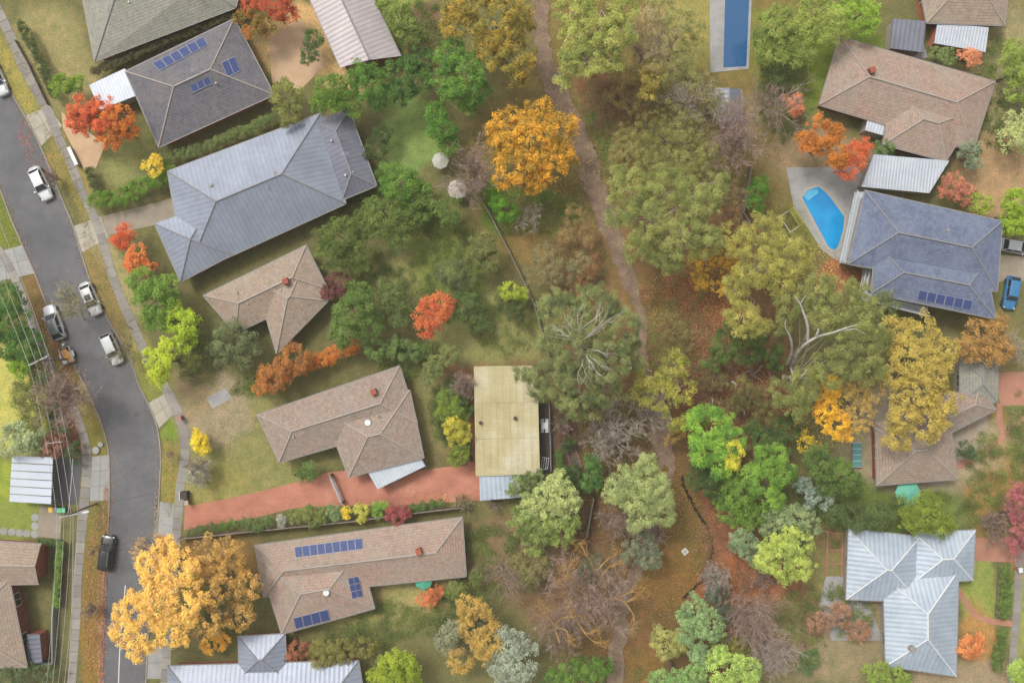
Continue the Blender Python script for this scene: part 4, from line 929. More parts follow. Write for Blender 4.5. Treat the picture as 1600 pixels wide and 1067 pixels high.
# ---------------------------------------------------------------- vehicles
GL = None
def carpaint(name, c, rough=.28):
    m, t, b = newmat(name, rough, .5); b.inputs['Coat Weight'].default_value = .6; b.inputs['Coat Roughness'].default_value = .08
    cc = ramp(t, noise(t, 1.2, 3, .5), [(.3, mul(c, .95)), (.7, mul(c, 1.05))]); t.links.new(cc, b.inputs['Base Color']); return m
M['tyre'] = plain('tyre_rubber', (.02, .02, .02, 1), .8); M['rim'] = plain('alloy_rim', C(150, 152, 156), .35, metal=.6)
M['carglass'] = plain('car_glass', C(50, 54, 60), .12, .45, var=.04); M['lamp'] = plain('headlamp_lens', C(205, 210, 215), .15, .6); M['tail'] = plain('tail_lamp', C(150, 40, 36), .3)
def car(label, px, py, ang, paint, L=4.75, W=1.82, hood=.27, roof=(.42, .78), deck=.9, zr=1.44, boot=True, roofmat=None, rails=False, cat='car', name='parked_car', sunroof=False):
    """x forward. ang = heading of the nose, degrees clockwise from up in the photo"""
    root = thing(name, label, cat, P(px, py), math.radians(90 - ang), 'cars parked along the street' if px < 400 else 'cars in the right-hand driveway')
    hl, hw = L / 2, W / 2
    # body loft: stations (fraction from nose, half width factor, height)
    zb = .98
    prof = [(0, .48, .60), (.012, .66, .70), (.04, .82, .78), (.09, .92, .84), (.17, .975, .88), (hood, 1, .95), (.5, 1, zb), (roof[1], .99, zb), (.91, .95, zb - .02 if boot else zb), (.955, .88, zb - .08), (.985, .76, zb - .16), (1, .58, zb - .3)]
    ring = [(-.96, .22), (-1.0, .5), (-.98, .76), (-.88, .93), (-.6, .99), (0, 1.02), (.6, .99), (.88, .93), (.98, .76), (1.0, .5), (.96, .22)]
    mb = MB(); rows = []
    for f, wf, z in prof:
        x = hl - f * L; row = []
        for a, b in ring: row.append(len(mb.v)); mb.v.append((x, a * hw * wf, b * z if b > .3 else .22))
        rows.append(row)
    for r0, r1 in zip(rows, rows[1:]):
        for i in range(len(ring) - 1): mb.f.append((r0[i], r0[i + 1], r1[i + 1], r1[i])); mb.uv.append(None); mb.m.append(0)
    for rw, rev in ((rows[0], True), (rows[-1], False)): mb.f.append(tuple(rw[::-1] if rev else rw)); mb.uv.append(None); mb.m.append(0)
    body = mb.build('body', paint, root, smooth=True)
    sd = body.modifiers.new('sub', 'SUBSURF'); sd.levels = 1; sd.render_levels = 1
    mb = MB(); mb.box((hl - hood * .5 * L - .06, 0, 0), .02, W * .5, .01); 
    # shut lines
    sh = MB()
    for f, z in ((hood - .015, .955), (.94 if boot else .99, .96)):
        if f < .95: sh.box((hl - f * L, 0, z + .005), .025, W * .80, .02)
    for sgn in (-1, 1): sh.box((hl - hood * .5 * L, sgn * W * .37, .88), hood * .62 * L, .02, .045)
    # glasshouse
    xa, xb, xc, xd = hl - hood * L, hl - roof[0] * L, hl - roof[1] * L, hl - deck * L
    yb, yr = hw * .86, hw * .66; z0 = zb - .01
    def q4(a, b, c, d, m, nm, inset=.0):
        g = MB(); ps = [Vector(p) for p in (a, b, c, d)]; cen = sum(ps, Vector()) / 4
        ps = [cen + (p - cen) * (1 - inset) for p in ps]
        nrm = (ps[1] - ps[0]).cross(ps[3] - ps[0]).normalized(); out = nrm if nrm.dot(cen - Vector((0, 0, .9))) > 0 else -nrm
        if nrm.dot(out) < 0: ps = ps[::-1]
        top = [p + out * .012 for p in ps]; g.face(top)
        for k in range(4): g.face([ps[k], ps[(k + 1) % 4], top[(k + 1) % 4], top[k]])
        return g.build(nm, m, root)
    cab = MB(); b4 = [(xa, -yb, z0), (xa, yb, z0), (xd, yb, z0), (xd, -yb, z0)]; t4 = [(xb, -yr, zr - .05), (xb, yr, zr - .05), (xc, yr, zr - .05), (xc, -yr, zr - .05)]
    for k in range(4): cab.face([b4[k], b4[(k + 1) % 4], t4[(k + 1) % 4], t4[k]])
    cab.build('pillars', paint, root)
    q4((xa, -yb, z0), (xa, yb, z0), (xb, yr, zr - .05), (xb, -yr, zr - .05), M['carglass'], 'windscreen', .07)
    q4((xd, -yb, z0), (xd, yb, z0), (xc, yr, zr - .05), (xc, -yr, zr - .05), M['carglass'], 'rear_window', .1)
    xm = (xb + xc) / 2 - .1
    for sgn in (-1, 1):
        q4((xa - .25, sgn * yb, z0 + .02), (xm + .04, sgn * yb, z0 + .02), (xm + .04, sgn * yr, zr - .07), (xb, sgn * yr, zr - .07), M['carglass'], 'side_window', .04)
        q4((xm - .04, sgn * yb, z0 + .02), (xd + .3, sgn * yb, z0 + .02), (xc, sgn * yr, zr - .07), (xm - .04, sgn * yr, zr - .07), M['carglass'], 'side_window', .04)
    rf = MB(); nx_, ny_ = 6, 6; idx = []
    for i in range(nx_ + 1):
        for j in range(ny_ + 1):
            u, v = i / nx_, j / ny_ * 2 - 1; e = (1 - (2 * u - 1) ** 4) * (1 - v ** 4)
            rf.v.append((xb + .05 + (xc - xb - .1) * u, v * (yr + .03), zr - .05 + .06 * e))
    for i in range(nx_):
        for j in range(ny_): a = i * (ny_ + 1) + j; rf.f.append((a, a + ny_ + 1, a + ny_ + 2, a + 1)); rf.uv.append(None); rf.m.append(0)
    rfo = rf.build('roof', roofmat or paint, root, smooth=True)
    if rfo.data.polygons[0].normal.z < 0: rfo.data.flip_normals()
    if sunroof: g = MB(); g.box(((xb + xc) / 2 + .35, 0, zr + .0), .75, .8, .022); g.build('sunroof', M['carglass'], root)
    if rails:
        for sgn in (-1, 1): g = MB(); g.tube([(xb - .1, sgn * (yr - .02), zr + .03), (xc + .1, sgn * (yr - .02), zr + .03)], .03, 5); g.build('roof_rail', M['galv'], root)
    sh.build('shut_lines', M['tyre'], root)
    for sgn in (-1, 1):
        g = MB(); g.box((hl - .27, sgn * hw * .68, .70), .22, .26, .07, sgn * -.5); g.build('headlight', M['lamp'], root)
        g = MB(); g.box((-hl + .16, sgn * hw * .66, .72), .1, .3, .12, sgn * .45); g.build('tail_light', M['tail'], root)
        g = MB(); g.box((xa - .2, sgn * (hw + .07), .95), .16, .2, .13); g.build('wing_mirror', paint, root)
        for x in (hl - .17 * L, -hl + .19 * L):
            g = MB(); g.tube([(x, sgn * (hw - .2), .33), (x, sgn * (hw + .012), .33)], .33, 16); tw = g.build('wheel', M['tyre'], root)
            g = MB(); g.tube([(x, sgn * (hw - .02), .33), (x, sgn * (hw + .02), .33)], .2, 10); g.build('rim', M['rim'], tw)
    g = MB(); g.box((hl - .02, 0, .42), .05, .5, .12); g.build('number_plate', M['white'], root)
    return root
PW = carpaint('white_car_paint', C(222, 224, 226)); PW2 = carpaint('off_white_car_paint', C(204, 206, 204)); PB = carpaint('black_car_paint', (.008, .009, .010, 1), .16); PBL = carpaint('blue_car_paint', C(58, 128, 178)); PS = carpaint('silver_car_paint', C(190, 194, 198))
car('white sedan parked half out of frame at the left edge', -1, 125, 156, PW)
car('white sedan parked on the east side near the red leaf scatter', 67, 288, 155, PW, L=4.7)
car('white car with a sunroof parked under thin straw-coloured twigs', 145, 467, 337 - 180, PW2, L=4.6, sunroof=True, boot=True)
car('off-white hatchback parked at the east kerb below the sunroof car', 178, 545, 156, PW2, L=4.3, boot=False, roof=(.40, .86), deck=.97)
car('white wagon with a dark roof towing the orange-loaded trailer', 88, 504, -20, PW, L=4.7, W=1.9, boot=False, roof=(.44, .84), deck=.97, zr=1.6, roofmat=carpaint('dark_roof_paint', C(92, 96, 98)), rails=True)
car('black suv parked on the west side beside the brown verge', 170, 862, 8, PB, L=4.75, W=1.92, boot=False, roof=(.42, .82), deck=.96, zr=1.62, rails=True)
car('blue hatchback in the driveway at the right edge', 1576, 458, 190, PBL, L=4.4, boot=False, roof=(.40, .84), deck=.96)
car('silver car parked above the blue one at the right edge', 1583, 386, 100, PS, L=4.4)
# trailer
t_ = thing('box_trailer', 'small box trailer with an orange load hitched behind the white wagon', 'trailer', P(108, 555), math.radians(90 + 20)); gm = M['galv']
for x, y, sx, sy in ((0, .68, 2.1, .06), (0, -.68, 2.1, .06), (1.02, 0, .06, 1.36), (-1.02, 0, .06, 1.36)):
    mb = MB(); mb.box((x, y, .5), sx, sy, .4); mb.build('side_panel', M['white'] if abs(y) > 0 else gm, t_)
mb = MB(); mb.box((0, 0, .46), 2.0, 1.3, .06); mb.build('floor', M['timber_dark'], t_)
mb = MB(); mb.tube([(1.0, .4, .5), (1.9, 0, .5)], .035, 5); mb.tube([(1.0, -.4, .5), (1.9, 0, .5)], .035, 5); mb.build('drawbar', gm, t_)
for s_ in (-1, 1):
    mb = MB(); mb.tube([(0, s_ * .74, .3), (0, s_ * .9, .3)], .3, 12); mb.build('wheel', M['tyre'], t_); mb = MB(); mb.box((0, s_ * .83, .6), .8, .24, .04); mb.build('mudguard', M['white'], t_)
mb = MB(); mb.tube([(1.4, -.1, .55), (1.4, -.1, .85)], .16, 10); mb.build('jockey_wheel', M['white'], t_)
om = mottled('orange_sheet', [(.4, C(222, 158, 92)), (.6, C(236, 176, 112))], 1.5, fine=6, fv=.1)
for k, (x, y, sx, sy, z, rz) in enumerate(((.35, .15, 1.1, .8, .53, .15), (-.45, -.1, .9, .9, .57, -.2), (.1, -.3, .7, .5, .66, .5))):
    mb = MB(); mb.box((x, y, z), sx, sy, .1, rz); o = mb.build('orange_board', om); o.parent = None
    tag(o, ['orange board at the front of the trailer', 'orange board at the rear of the trailer', 'small tilted orange board lying on top in the trailer'][k], 'board', 'orange boards in the trailer')
    base = P(108, 555); o.location = base; o.rotation_euler = (0, 0, math.radians(110))
mb = MB(); mb.box((-.75, .35, .64), .4, .45, .35, .3); o = mb.build('cardboard_box', M['white']); o.location = P(108, 555); o.rotation_euler = (0, 0, math.radians(110)); tag(o, 'pale box in the rear corner of the loaded trailer', 'box')

# ---------------------------------------------------------------- foliage and branches
def leaves_mesh(name, pos, nrm, size, tone, mat, ratio=.55, parent=None, loc=None):
    n = len(pos); r = RNG.normal(size=(n, 3)); nrm = nrm / np.linalg.norm(nrm, axis=1, keepdims=True)
    t = np.cross(nrm, r); t /= np.linalg.norm(t, axis=1, keepdims=True) + 1e-9; b = np.cross(nrm, t)
    a = t * (size / 2)[:, None]; c = b * (size * ratio / 2)[:, None]
    # pointed leaf blade, one triangle each
    w_ = RNG.uniform(-.5, .5, n)[:, None]
    v = np.stack([pos - a * .9 - c * 1.1, pos - a * .9 * w_ + c * 1.2, pos + a * 1.05 - c * w_ * .6], 1).reshape(-1, 3)
    if loc is not None: v = v - np.array(loc)
    me = bpy.data.meshes.new(name); me.vertices.add(3 * n); me.vertices.foreach_set('co', v.ravel().astype(np.float32))
    me.loops.add(3 * n); me.loops.foreach_set('vertex_index', np.arange(3 * n, dtype=np.int32))
    me.polygons.add(n); me.polygons.foreach_set('loop_start', np.arange(n, dtype=np.int32) * 3)
    me.update(calc_edges=True)
    at = me.attributes.new('tone', 'FLOAT', 'POINT'); at.data.foreach_set('value', np.repeat(tone, 3).astype(np.float32))
    me.materials.append(mat); o = bpy.data.objects.new(name, me); COL.objects.link(o)
    if parent is not None: o.parent = parent
    return o
NL = [0]
def crown(lobes, mat, parent, loc, leaf=.3, clump=.75, dens=1.0, flat=.75, ratio=.55, gap=0.0, spread=.3, upn=.8, droop=0):
    """lobes: (px, py, r_px, h). Leaf clumps spread through every lobe."""
    P_, N_, S_, T_ = [], [], [], []; leaf = leaf * .78; dens = dens * 1.05
    for (px, py, rp, h) in lobes:
        c = np.array(P(px, py, h)); R = rp / S * (H - h) / H; rz = min(R * flat, h * .8)
        k = max(6, int(3.6 * (R / clump) ** 2 * (1 - gap)) + 4)
        d = RNG.normal(size=(k, 3)); d[:, 2] = np.abs(d[:, 2]) * .95 - .25; d /= np.linalg.norm(d, axis=1, keepdims=True)
        rr = RNG.uniform(.35, 1.0, k) ** .55
        # lobed outline
        ang = np.arctan2(d[:, 1], d[:, 0]); ph = RNG.uniform(0, 6.28, 3)
        rr = rr * (1 + .10 * np.sin(3 * ang + ph[0]) + .08 * np.sin(5 * ang + ph[1]) + .05 * np.sin(9 * ang + ph[2]))
        cc = c + d * np.array([R, R, rz]) * rr[:, None]
        cc[:, 2] = np.maximum(cc[:, 2], .15)
        rc = clump * RNG.uniform(.55, 1.2, k); tn = RNG.uniform(0, 1, k)
        nl = np.maximum(4, (dens * 5.2 * rc ** 2 / (leaf ** 2 * ratio))).astype(int)
        idx = np.repeat(np.arange(k), nl); m = len(idx)
        q = RNG.normal(size=(m, 3)); q /= np.linalg.norm(q, axis=1, keepdims=True); q[:, 2] = np.where(q[:, 2] < -.2, -q[:, 2], q[:, 2])
        rad = RNG.uniform(0, 1, m) ** .45
        p = cc[idx] + q * rad[:, None] * rc[idx][:, None] * np.array([1, 1, .65])
        p[:, 2] -= droop * RNG.uniform(0, 1, m) * rc[idx]
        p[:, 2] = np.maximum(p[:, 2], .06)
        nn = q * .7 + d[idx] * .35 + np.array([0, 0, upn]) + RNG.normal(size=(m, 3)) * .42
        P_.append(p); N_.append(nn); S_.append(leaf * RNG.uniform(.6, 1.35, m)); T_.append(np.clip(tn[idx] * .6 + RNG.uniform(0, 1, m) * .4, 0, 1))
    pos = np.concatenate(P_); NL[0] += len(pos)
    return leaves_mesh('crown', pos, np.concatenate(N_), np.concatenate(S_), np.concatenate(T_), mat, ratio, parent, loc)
def limb_pts(a, b, n=5, wob=.12, rise=.5):
    L = (b - a).length; pts = []
    for i in range(n + 1):
        t = i / n; p = a.lerp(b, t); p.z = a.z + (b.z - a.z) * t ** (1 - rise * .5)
        if 0 < i < n: p += Vector((random.uniform(-1, 1), random.uniform(-1, 1), random.uniform(-.5, .5))) * L * wob * .5
        pts.append(p)
    return pts
def limbs(lobes, base, parent, mat, r0=.22, twigs=5, reach=.92, loc=None, fork=.45, thin=.75):
    mb = MB(); hs_ = [l[3] for l in lobes]; top = min(hs_) * fork
    c0 = Vector((base[0], base[1], 0)); c1 = c0 + Vector((random.uniform(-.3, .3), random.uniform(-.3, .3), top))
    mb.tube([c0, c0.lerp(c1, .5) + Vector((.06, .04, 0)), c1], [r0 * 1.15, r0 * .95, r0 * .8], 8)
    for (px, py, rp, h) in lobes:
        c = P(px, py, h); R = rp / S * (H - h) / H; e = c + Vector((0, 0, -R * .1)); pts = limb_pts(c1, e, 4)
        mb.tube(pts, [r0 * .62 * thin * (1 - .15 * i) for i in range(5)], 6)
        for k in range(twigs):
            a = random.uniform(0, 6.28); z = random.uniform(.0, .55); s_ = pts[random.randint(2, 4)]
            tip = c + Vector((math.cos(a) * R * reach, math.sin(a) * R * reach, R * z * .7)); q = limb_pts(s_, tip, 3, .16)
            mb.tube(q, [r0 * .22, r0 * .15, r0 * .09, r0 * .03], 4)
    return mb.build('trunk', mat, parent, loc=None)
def undergrowth(name, areas, cols, leaf=.13, seed=1, rmax=.9, nl=46):
    r_ = np.random.default_rng(seed); P_, N_, S_, T_ = [], [], [], []
    for (cx, cy, rx, ry, n) in areas:
        for k in range(n):
            a = r_.uniform(0, 6.28); q = r_.uniform(0, 1) ** .5; x = cx + math.cos(a) * q * rx; y = cy + math.sin(a) * q * ry
            if onpath(x, y): continue
            c = np.array([(x - 800) / S, (533.5 - y) / S, 0]); R_ = r_.uniform(.25, rmax); m = int(nl * (R_ / .5) ** 2 * r_.uniform(.5, 1.2))
            u = r_.normal(size=(m, 3)); u /= np.linalg.norm(u, axis=1, keepdims=True); u[:, 2] = np.abs(u[:, 2]); p = c + u * np.array([R_, R_, R_ * .7]) * (r_.uniform(0, 1, m) ** .5)[:, None]; p[:, 2] += .06
            P_.append(p); N_.append(u * .6 + r_.normal(size=(m, 3)) * .5 + np.array([0, 0, .7])); S_.append(leaf * r_.uniform(.6, 1.5, m)); T_.append(np.clip(r_.uniform(0, 1) * .6 + r_.uniform(0, .4, m), 0, 1))
    pos = np.concatenate(P_); NL[0] += len(pos)
    o = leaves_mesh(name, pos, np.concatenate(N_), np.concatenate(S_), np.concatenate(T_), leafmat(*cols), .5); o['kind'] = 'stuff'; return o
PATHPX = resample(smooth([(838, -40, 26), (845, 30, 26), (852, 90, 27), (872, 145, 32), (905, 215, 32), (925, 280, 33), (945, 330, 32), (965, 390, 26), (985, 440, 22), (999, 490, 17), (1003, 540, 15), (1011, 590, 20), (1028, 640, 30), (1035, 690, 34), (1040, 730, 26), (1030, 790, 20), (1000, 870, 20), (975, 940, 22), (966, 1000, 24), (958, 1080, 26)], 4), 120)
def onpath(x, y, pad=5): return any((x - p[0]) ** 2 + (y - p[1]) ** 2 < (p[2] / 2 + pad) ** 2 for p in PATHPX)
def shift(root):
    fix_root(root)
def tree(label, lobes, base_col, second=None, dark=None, name='tree', cat='tree', group=None, bark='bark_brown', trunk=True, leaf=.3, r0=.2, base=None, twigs=4, thinlimb=.75, **kw):
    A = sum(l[2] ** 2 for l in lobes); bx = sum(P(*l[:2], l[3]).x * l[2] ** 2 for l in lobes) / A; by = sum(P(*l[:2], l[3]).y * l[2] ** 2 for l in lobes) / A
    if base: q = P(*base); bx, by = q.x, q.y
    root = thing(name, label, cat, (bx, by, 0), group=group)
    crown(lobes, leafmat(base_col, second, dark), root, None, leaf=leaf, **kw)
    if trunk: limbs(lobes, (bx, by), root, M[bark], r0, twigs, thin=thinlimb)
    fix_root(root); return root
def shrub(label, lobes, base_col, second=None, dark=None, name='shrub', cat='shrub', group=None, **kw):
    kw.setdefault('r0', .05); kw.setdefault('twigs', 2); kw.setdefault('clump', .4); kw.setdefault('leaf', .22); kw.setdefault('flat', .8)
    return tree(label, lobes, base_col, second, dark, name, cat, group, **kw)
def bare(label, px, py, rp, h, bark='twig', name='bare_tree', cat='tree', group=None, n=9, base=None, depth=4, r0=.16, leafy=None, limbs_=None, twig='twig', up=.5, seed=0, thin=1.0, low=.25):
    rnd = random.Random(seed or int(px * 7 + py)); c = P(px, py, h); R = rp / S * (H - h) / H
    b = P(*base) if base else Vector((c.x, c.y, 0)); root = thing(name, label, cat, (b.x, b.y, 0), group=group)
    mb = MB(); tw = MB()
    f = Vector((b.x + (c.x - b.x) * .3, b.y + (c.y - b.y) * .3, h * low)); mb.tube([Vector((b.x, b.y, 0)), f], [r0 * 1.2, r0], 8)
    def grow(p, d, L, r, lev):
        pts = [p]; k = 4 if lev < 3 else 2; q = p.copy(); dd = d.copy()
        for i in range(k):
            dd = (dd + Vector((rnd.uniform(-1, 1), rnd.uniform(-1, 1), rnd.uniform(-.5, .7))) * .22).normalized(); q = q + dd * L / k; pts.append(q.copy())
        tgt = mb if lev <= 1 else tw
        tgt.tube(pts, [max(.016, r * (1 - .17 * i)) for i in range(k + 1)], 6 if lev == 0 else (4 if lev == 1 else 3), cap=False)
        if lev >= depth: return
        for j in range(rnd.randint(3, 5) if lev < depth - 1 else rnd.randint(4, 6)):
            s_ = pts[rnd.randint(1, len(pts) - 1)]; a = Vector((rnd.uniform(-1, 1), rnd.uniform(-1, 1), rnd.uniform(-.35, .7))).normalized()
            grow(s_, (dd * .9 + a * .75).normalized(), L * rnd.uniform(.45, .68), max(.012, r * .45), lev + 1)
    dirs = []
    for k in range(n):
        a = 6.283 * (k + rnd.uniform(-.3, .3)) / n; e = c + Vector((math.cos(a), math.sin(a), 0)) * R * rnd.uniform(.5, .8); e.z = h * rnd.uniform(.75, 1.1); d = e - f
        grow(f, d.normalized(), d.length * .68, r0 * .55 * thin, 0)
    mb.build('trunk', M[bark], root); tw.build('twigs', M[twig], root); NL[0] += len(tw.f) + len(mb.f)
    if leafy: crown(leafy[0], leafmat(*leafy[1]), root, None, **leafy[2])
    fix_root(root); return root

GR = 'trees along the reserve'; GY = 'garden trees around the houses'; GB = 'bare trees of the reserve'; GS = 'garden shrubs'
# --- reserve, north
tree('tall olive and ochre autumn tree at the top, above the round green one', [(775, 30, 50, 11), (735, 10, 38, 10), (800, 85, 36, 10), (715, 38, 26, 9), (770, 75, 32, 9), (812, 30, 24, 9), (808, 120, 18, 8)], (140, 124, 52), (168, 132, 50), (84, 86, 44), group=GR, leaf=.34, clump=.6)
tree('round bright green tree directly below the ochre one', [(722, 118, 42, 8), (705, 85, 26, 7), (745, 140, 26, 7), (700, 130, 28, 7), (735, 160, 18, 6)], (88, 122, 48), (116, 148, 58), (50, 80, 38), group=GR, leaf=.3, clump=.6)
tree('large round golden orange tree left of the dirt path', [(828, 228, 50, 9), (795, 200, 34, 8), (868, 205, 32, 8), (860, 250, 34, 8), (805, 262, 36, 8), (835, 280, 24, 7), (780, 225, 22, 7), (838, 178, 26, 8), (885, 245, 16, 7)], (176, 132, 42), (214, 150, 40), (106, 92, 38), group=GR, leaf=.34, clump=.55, gap=.1)
tree('pale olive gum tree overhanging the path at the top', [(895, 20, 30, 12), (940, 15, 40, 13), (960, 55, 32, 13), (905, 60, 30, 12), (920, 95, 30, 12), (955, 92, 22, 11), (893, 95, 20, 11), (880, 130, 12, 9), (975, 20, 22, 12)], (134, 140, 66), (164, 166, 84), (84, 96, 50), group=GR, bark='bark_pale', leaf=.3, ratio=.4, clump=.62, gap=.1, r0=.28)
bare('grey brown twiggy tree with straw haze right of the pale olive gum', 1015, 62, 44, 9, 'bark_grey', group=GB, n=8, depth=3, leafy=([(1010, 45, 36, 7), (1025, 90, 26, 7)], ((146, 132, 92), (166, 152, 110), (110, 98, 72)), dict(leaf=.2, clump=.45, gap=.45, dens=.55)))
tree('soft olive wattle at the top between the twiggy tree and the lap pool', [(1060, 40, 38, 6), (1050, 100, 34, 6), (1075, 130, 24, 5), (1030, 15, 24, 6), (1085, 75, 20, 5)], (126, 126, 70), (146, 142, 84), (88, 92, 54), group=GR, leaf=.22, clump=.5, gap=.35, dens=.6)
tree('small yellow olive tree beside the dead pale limbs', [(1018, 118, 22, 6), (1012, 148, 14, 5)], (158, 144, 66), (176, 158, 70), (110, 104, 56), group=GR, leaf=.26, clump=.45)
bare('dead tree with bare pale limbs leaning above the reserve slope', 1062, 138, 34, 7, 'bark_pale', group=GB, n=7, depth=3, base=(1105, 190), twig='bark_grey', r0=.12)
bare('broad pinkish bare tree straddling the yard fence at the top right of the reserve', 1158, 208, 62, 9, 'bark_pink', group=GB, n=12, depth=4, twig='bark_pink', base=(1125, 228), r0=.16)
bare('fine pinkish grey bare tree above the dark shed', 1215, 150, 50, 8, 'bark_pink', group=GB, n=9, depth=3, twig='bark_pink')
tree('thin olive wattle in the sloping grass east of the path', [(1010, 200, 30, 4), (1055, 190, 32, 4), (1085, 230, 26, 4), (1030, 250, 26, 4)], (120, 118, 62), (140, 134, 76), (94, 94, 52), group=GR, leaf=.22, clump=.45, gap=.6, dens=.45)
tree('sparse olive sapling north of the broad gum crown', [(970, 120, 22, 5), (960, 150, 18, 4), (985, 165, 16, 4)], (128, 114, 66), (146, 126, 74), (96, 86, 52), group=GR, leaf=.22, clump=.4, gap=.4, dens=.6)
# --- reserve, middle
tree('broad olive gum crown hanging over the middle of the path', [(985, 300, 34, 11), (1040, 295, 36, 12), (1090, 320, 38, 12), (1010, 345, 38, 12), (1060, 370, 38, 12), (1000, 385, 26, 11), (1105, 375, 26, 11), (1040, 405, 24, 10), (960, 340, 20, 10), (1120, 290, 20, 10), (965, 275, 16, 9)], (120, 126, 64), (146, 148, 80), (86, 94, 50), group=GR, bark='bark_pale', leaf=.28, ratio=.35, clump=.6, gap=.12, r0=.24, twigs=5, thinlimb=.45)
tree('sparse gold yellow tree above the leaf litter', [(1095, 410, 22, 6), (1130, 395, 22, 6), (1140, 425, 18, 6), (1095, 438, 16, 5), (1120, 450, 14, 5)], (178, 140, 40), (208, 158, 36), (118, 96, 40), group=GR, leaf=.26, clump=.4, gap=.35, dens=.6)
tree('yellow olive gum between the gold tree and the yellow frame', [(1150, 375, 30, 11), (1195, 365, 32, 11), (1235, 400, 34, 12), (1180, 420, 34, 12), (1150, 450, 26, 11), (1220, 440, 26, 11), (1160, 495, 28, 11), (1185, 510, 18, 10), (1252, 412, 16, 10), (1205, 395, 20, 11)], (142, 138, 64), (170, 160, 76), (98, 98, 50), group=GR, bark='bark_pale', leaf=.28, ratio=.38, clump=.6, gap=.15, r0=.22, twigs=5, thinlimb=.45)
root = tree('large gum with thick white curving limbs east of the reserve', [(1310, 470, 40, 13), (1350, 500, 36, 13), (1335, 550, 42, 13), (1290, 500, 30, 12), (1275, 455, 28, 12), (1300, 580, 30, 12), (1360, 580, 24, 11), (1240, 470, 26, 11), (1225, 505, 18, 10), (1345, 468, 22, 11), (1255, 600, 30, 10), (1225, 610, 26, 9), (1245, 635, 20, 9), (1372, 530, 20, 11)], (114, 118, 62), (142, 144, 76), (80, 88, 48), group=GR, bark='bark_pale', leaf=.28, ratio=.38, clump=.6, gap=.2, r0=.3, twigs=0, base=(1225, 590), thinlimb=.2)
mb = MB()
def pl(pts, r_):
    q = smooth([tuple(P(*p)) for p in pts], 4); n = len(q); mb.tube([Vector(p) for p in q], [r_[0] + (r_[1] - r_[0]) * i / (n - 1) for i in range(n)], 7)
pl([(1236, 577, 7), (1244, 555, 12), (1258, 538, 15.5), (1278, 526, 16.5), (1300, 520, 17), (1326, 511, 17.2), (1342, 507, 17.4)], [.25, .04])
pl([(1262, 535, 15), (1262, 510, 16.5), (1256, 490, 17.2), (1250, 474, 17.6), (1243, 464, 17.6)], [.2, .06]); pl([(1251, 474, 17.4), (1256, 466, 17.8), (1259, 462, 17.8)], [.08, .03])
pl([(1230, 570, 8), (1237, 550, 13), (1236, 530, 15), (1227, 510, 16.5), (1228, 500, 17)], [.2, .05]); pl([(1275, 526, 16.4), (1278, 518, 17), (1279, 513, 17.2)], [.14, .09])
pl([(1236, 575, 9), (1242, 592, 10), (1252, 588, 11), (1262, 576, 11.4)], [.12, .03]); pl([(1312, 518, 16.9), (1335, 514, 17), (1352, 522, 16.8)], [.07, .03])
wl = mb.build('white_limb', M['bark_pale'], root, smooth=True); wl.matrix_parent_inverse = Matrix.Translation(-root.location)
root = tree('wide feathery gum with radiating white limbs overhanging the yellow roof', [(880, 490, 38, 13), (930, 480, 38, 14), (970, 510, 34, 13), (900, 540, 40, 14), (950, 560, 40, 14), (865, 535, 24, 11), (905, 600, 38, 12), (860, 590, 30, 11), (950, 610, 28, 11), (890, 635, 24, 10), (838, 590, 20, 9), (815, 582, 14, 8.5), (846, 612, 18, 9), (985, 560, 20, 11), (853, 480, 18, 10), (925, 640, 18, 9), (988, 540, 14, 11), (925, 565, 22, 14)], (106, 114, 66), (136, 142, 84), (70, 80, 50), group=GR, bark='bark_pale', leaf=.26, ratio=.32, clump=.55, gap=.1, r0=.28, twigs=0, base=(908, 542), thinlimb=.3)
mb = MB()
for tip in ((862, 505), (868, 522), (887, 492), (905, 480), (938, 472), (952, 486), (966, 490), (942, 512), (962, 552), (922, 588), (905, 605), (958, 578), (944, 590)):
    j = (905, 535) if tip[1] < 535 else (911, 550); u_ = lambda k: random.uniform(-k, k)
    m_ = ((j[0] * 2 + tip[0]) / 3 + u_(5), (j[1] * 2 + tip[1]) / 3 + u_(5), 16.2); m2_ = ((j[0] + tip[0] * 2) / 3 + u_(5), (j[1] + tip[1] * 2) / 3 + u_(4), 17)
    pl([(j[0], j[1], 13.5), m_, m2_, (tip[0], tip[1], 17.0)], [.06, .013])
    for e_ in range(3): b0 = m_ if e_ == 0 else m2_; pl([b0, ((b0[0] + tip[0]) / 2 + u_(9), (b0[1] + tip[1]) / 2 + u_(9), 17.1), (tip[0] + u_(16), tip[1] + u_(16), 17.0)], [.032, .010])
wl = mb.build('white_limb', M['bark_pale'], root, smooth=True); wl.matrix_parent_inverse = Matrix.Translation(-root.location)
tree('yellow green tree over the path south-east of the feathery gum', [(1015, 590, 26, 8), (1050, 575, 26, 8), (1065, 610, 24, 8), (1035, 620, 26, 8), (1050, 655, 18, 7), (1000, 615, 18, 7), (1060, 560, 14, 7)], (134, 134, 56), (166, 156, 60), (90, 94, 44), group=GR, leaf=.26, clump=.5, gap=.35, dens=.8, bark='bark_pale')
tree('small tawny shrubby tree beside the path below the yellow green one', [(1062, 672, 16, 4), (1045, 690, 10, 3)], (150, 122, 60), (172, 138, 64), (106, 86, 48), group=GR, leaf=.22, clump=.4, gap=.35, dens=.7)
bare('pale leafless tree between the yellow-roofed lot and the path', 955, 668, 48, 7, 'bark_grey', group=GB, n=9, depth=4, twig='bark_grey', base=(945, 690), r0=.13)
bare('small pale dead tree at the upper edge of the dark path', 1020, 652, 20, 5, 'bark_pale', group=GB, n=5, depth=3, twig='bark_grey', r0=.07)
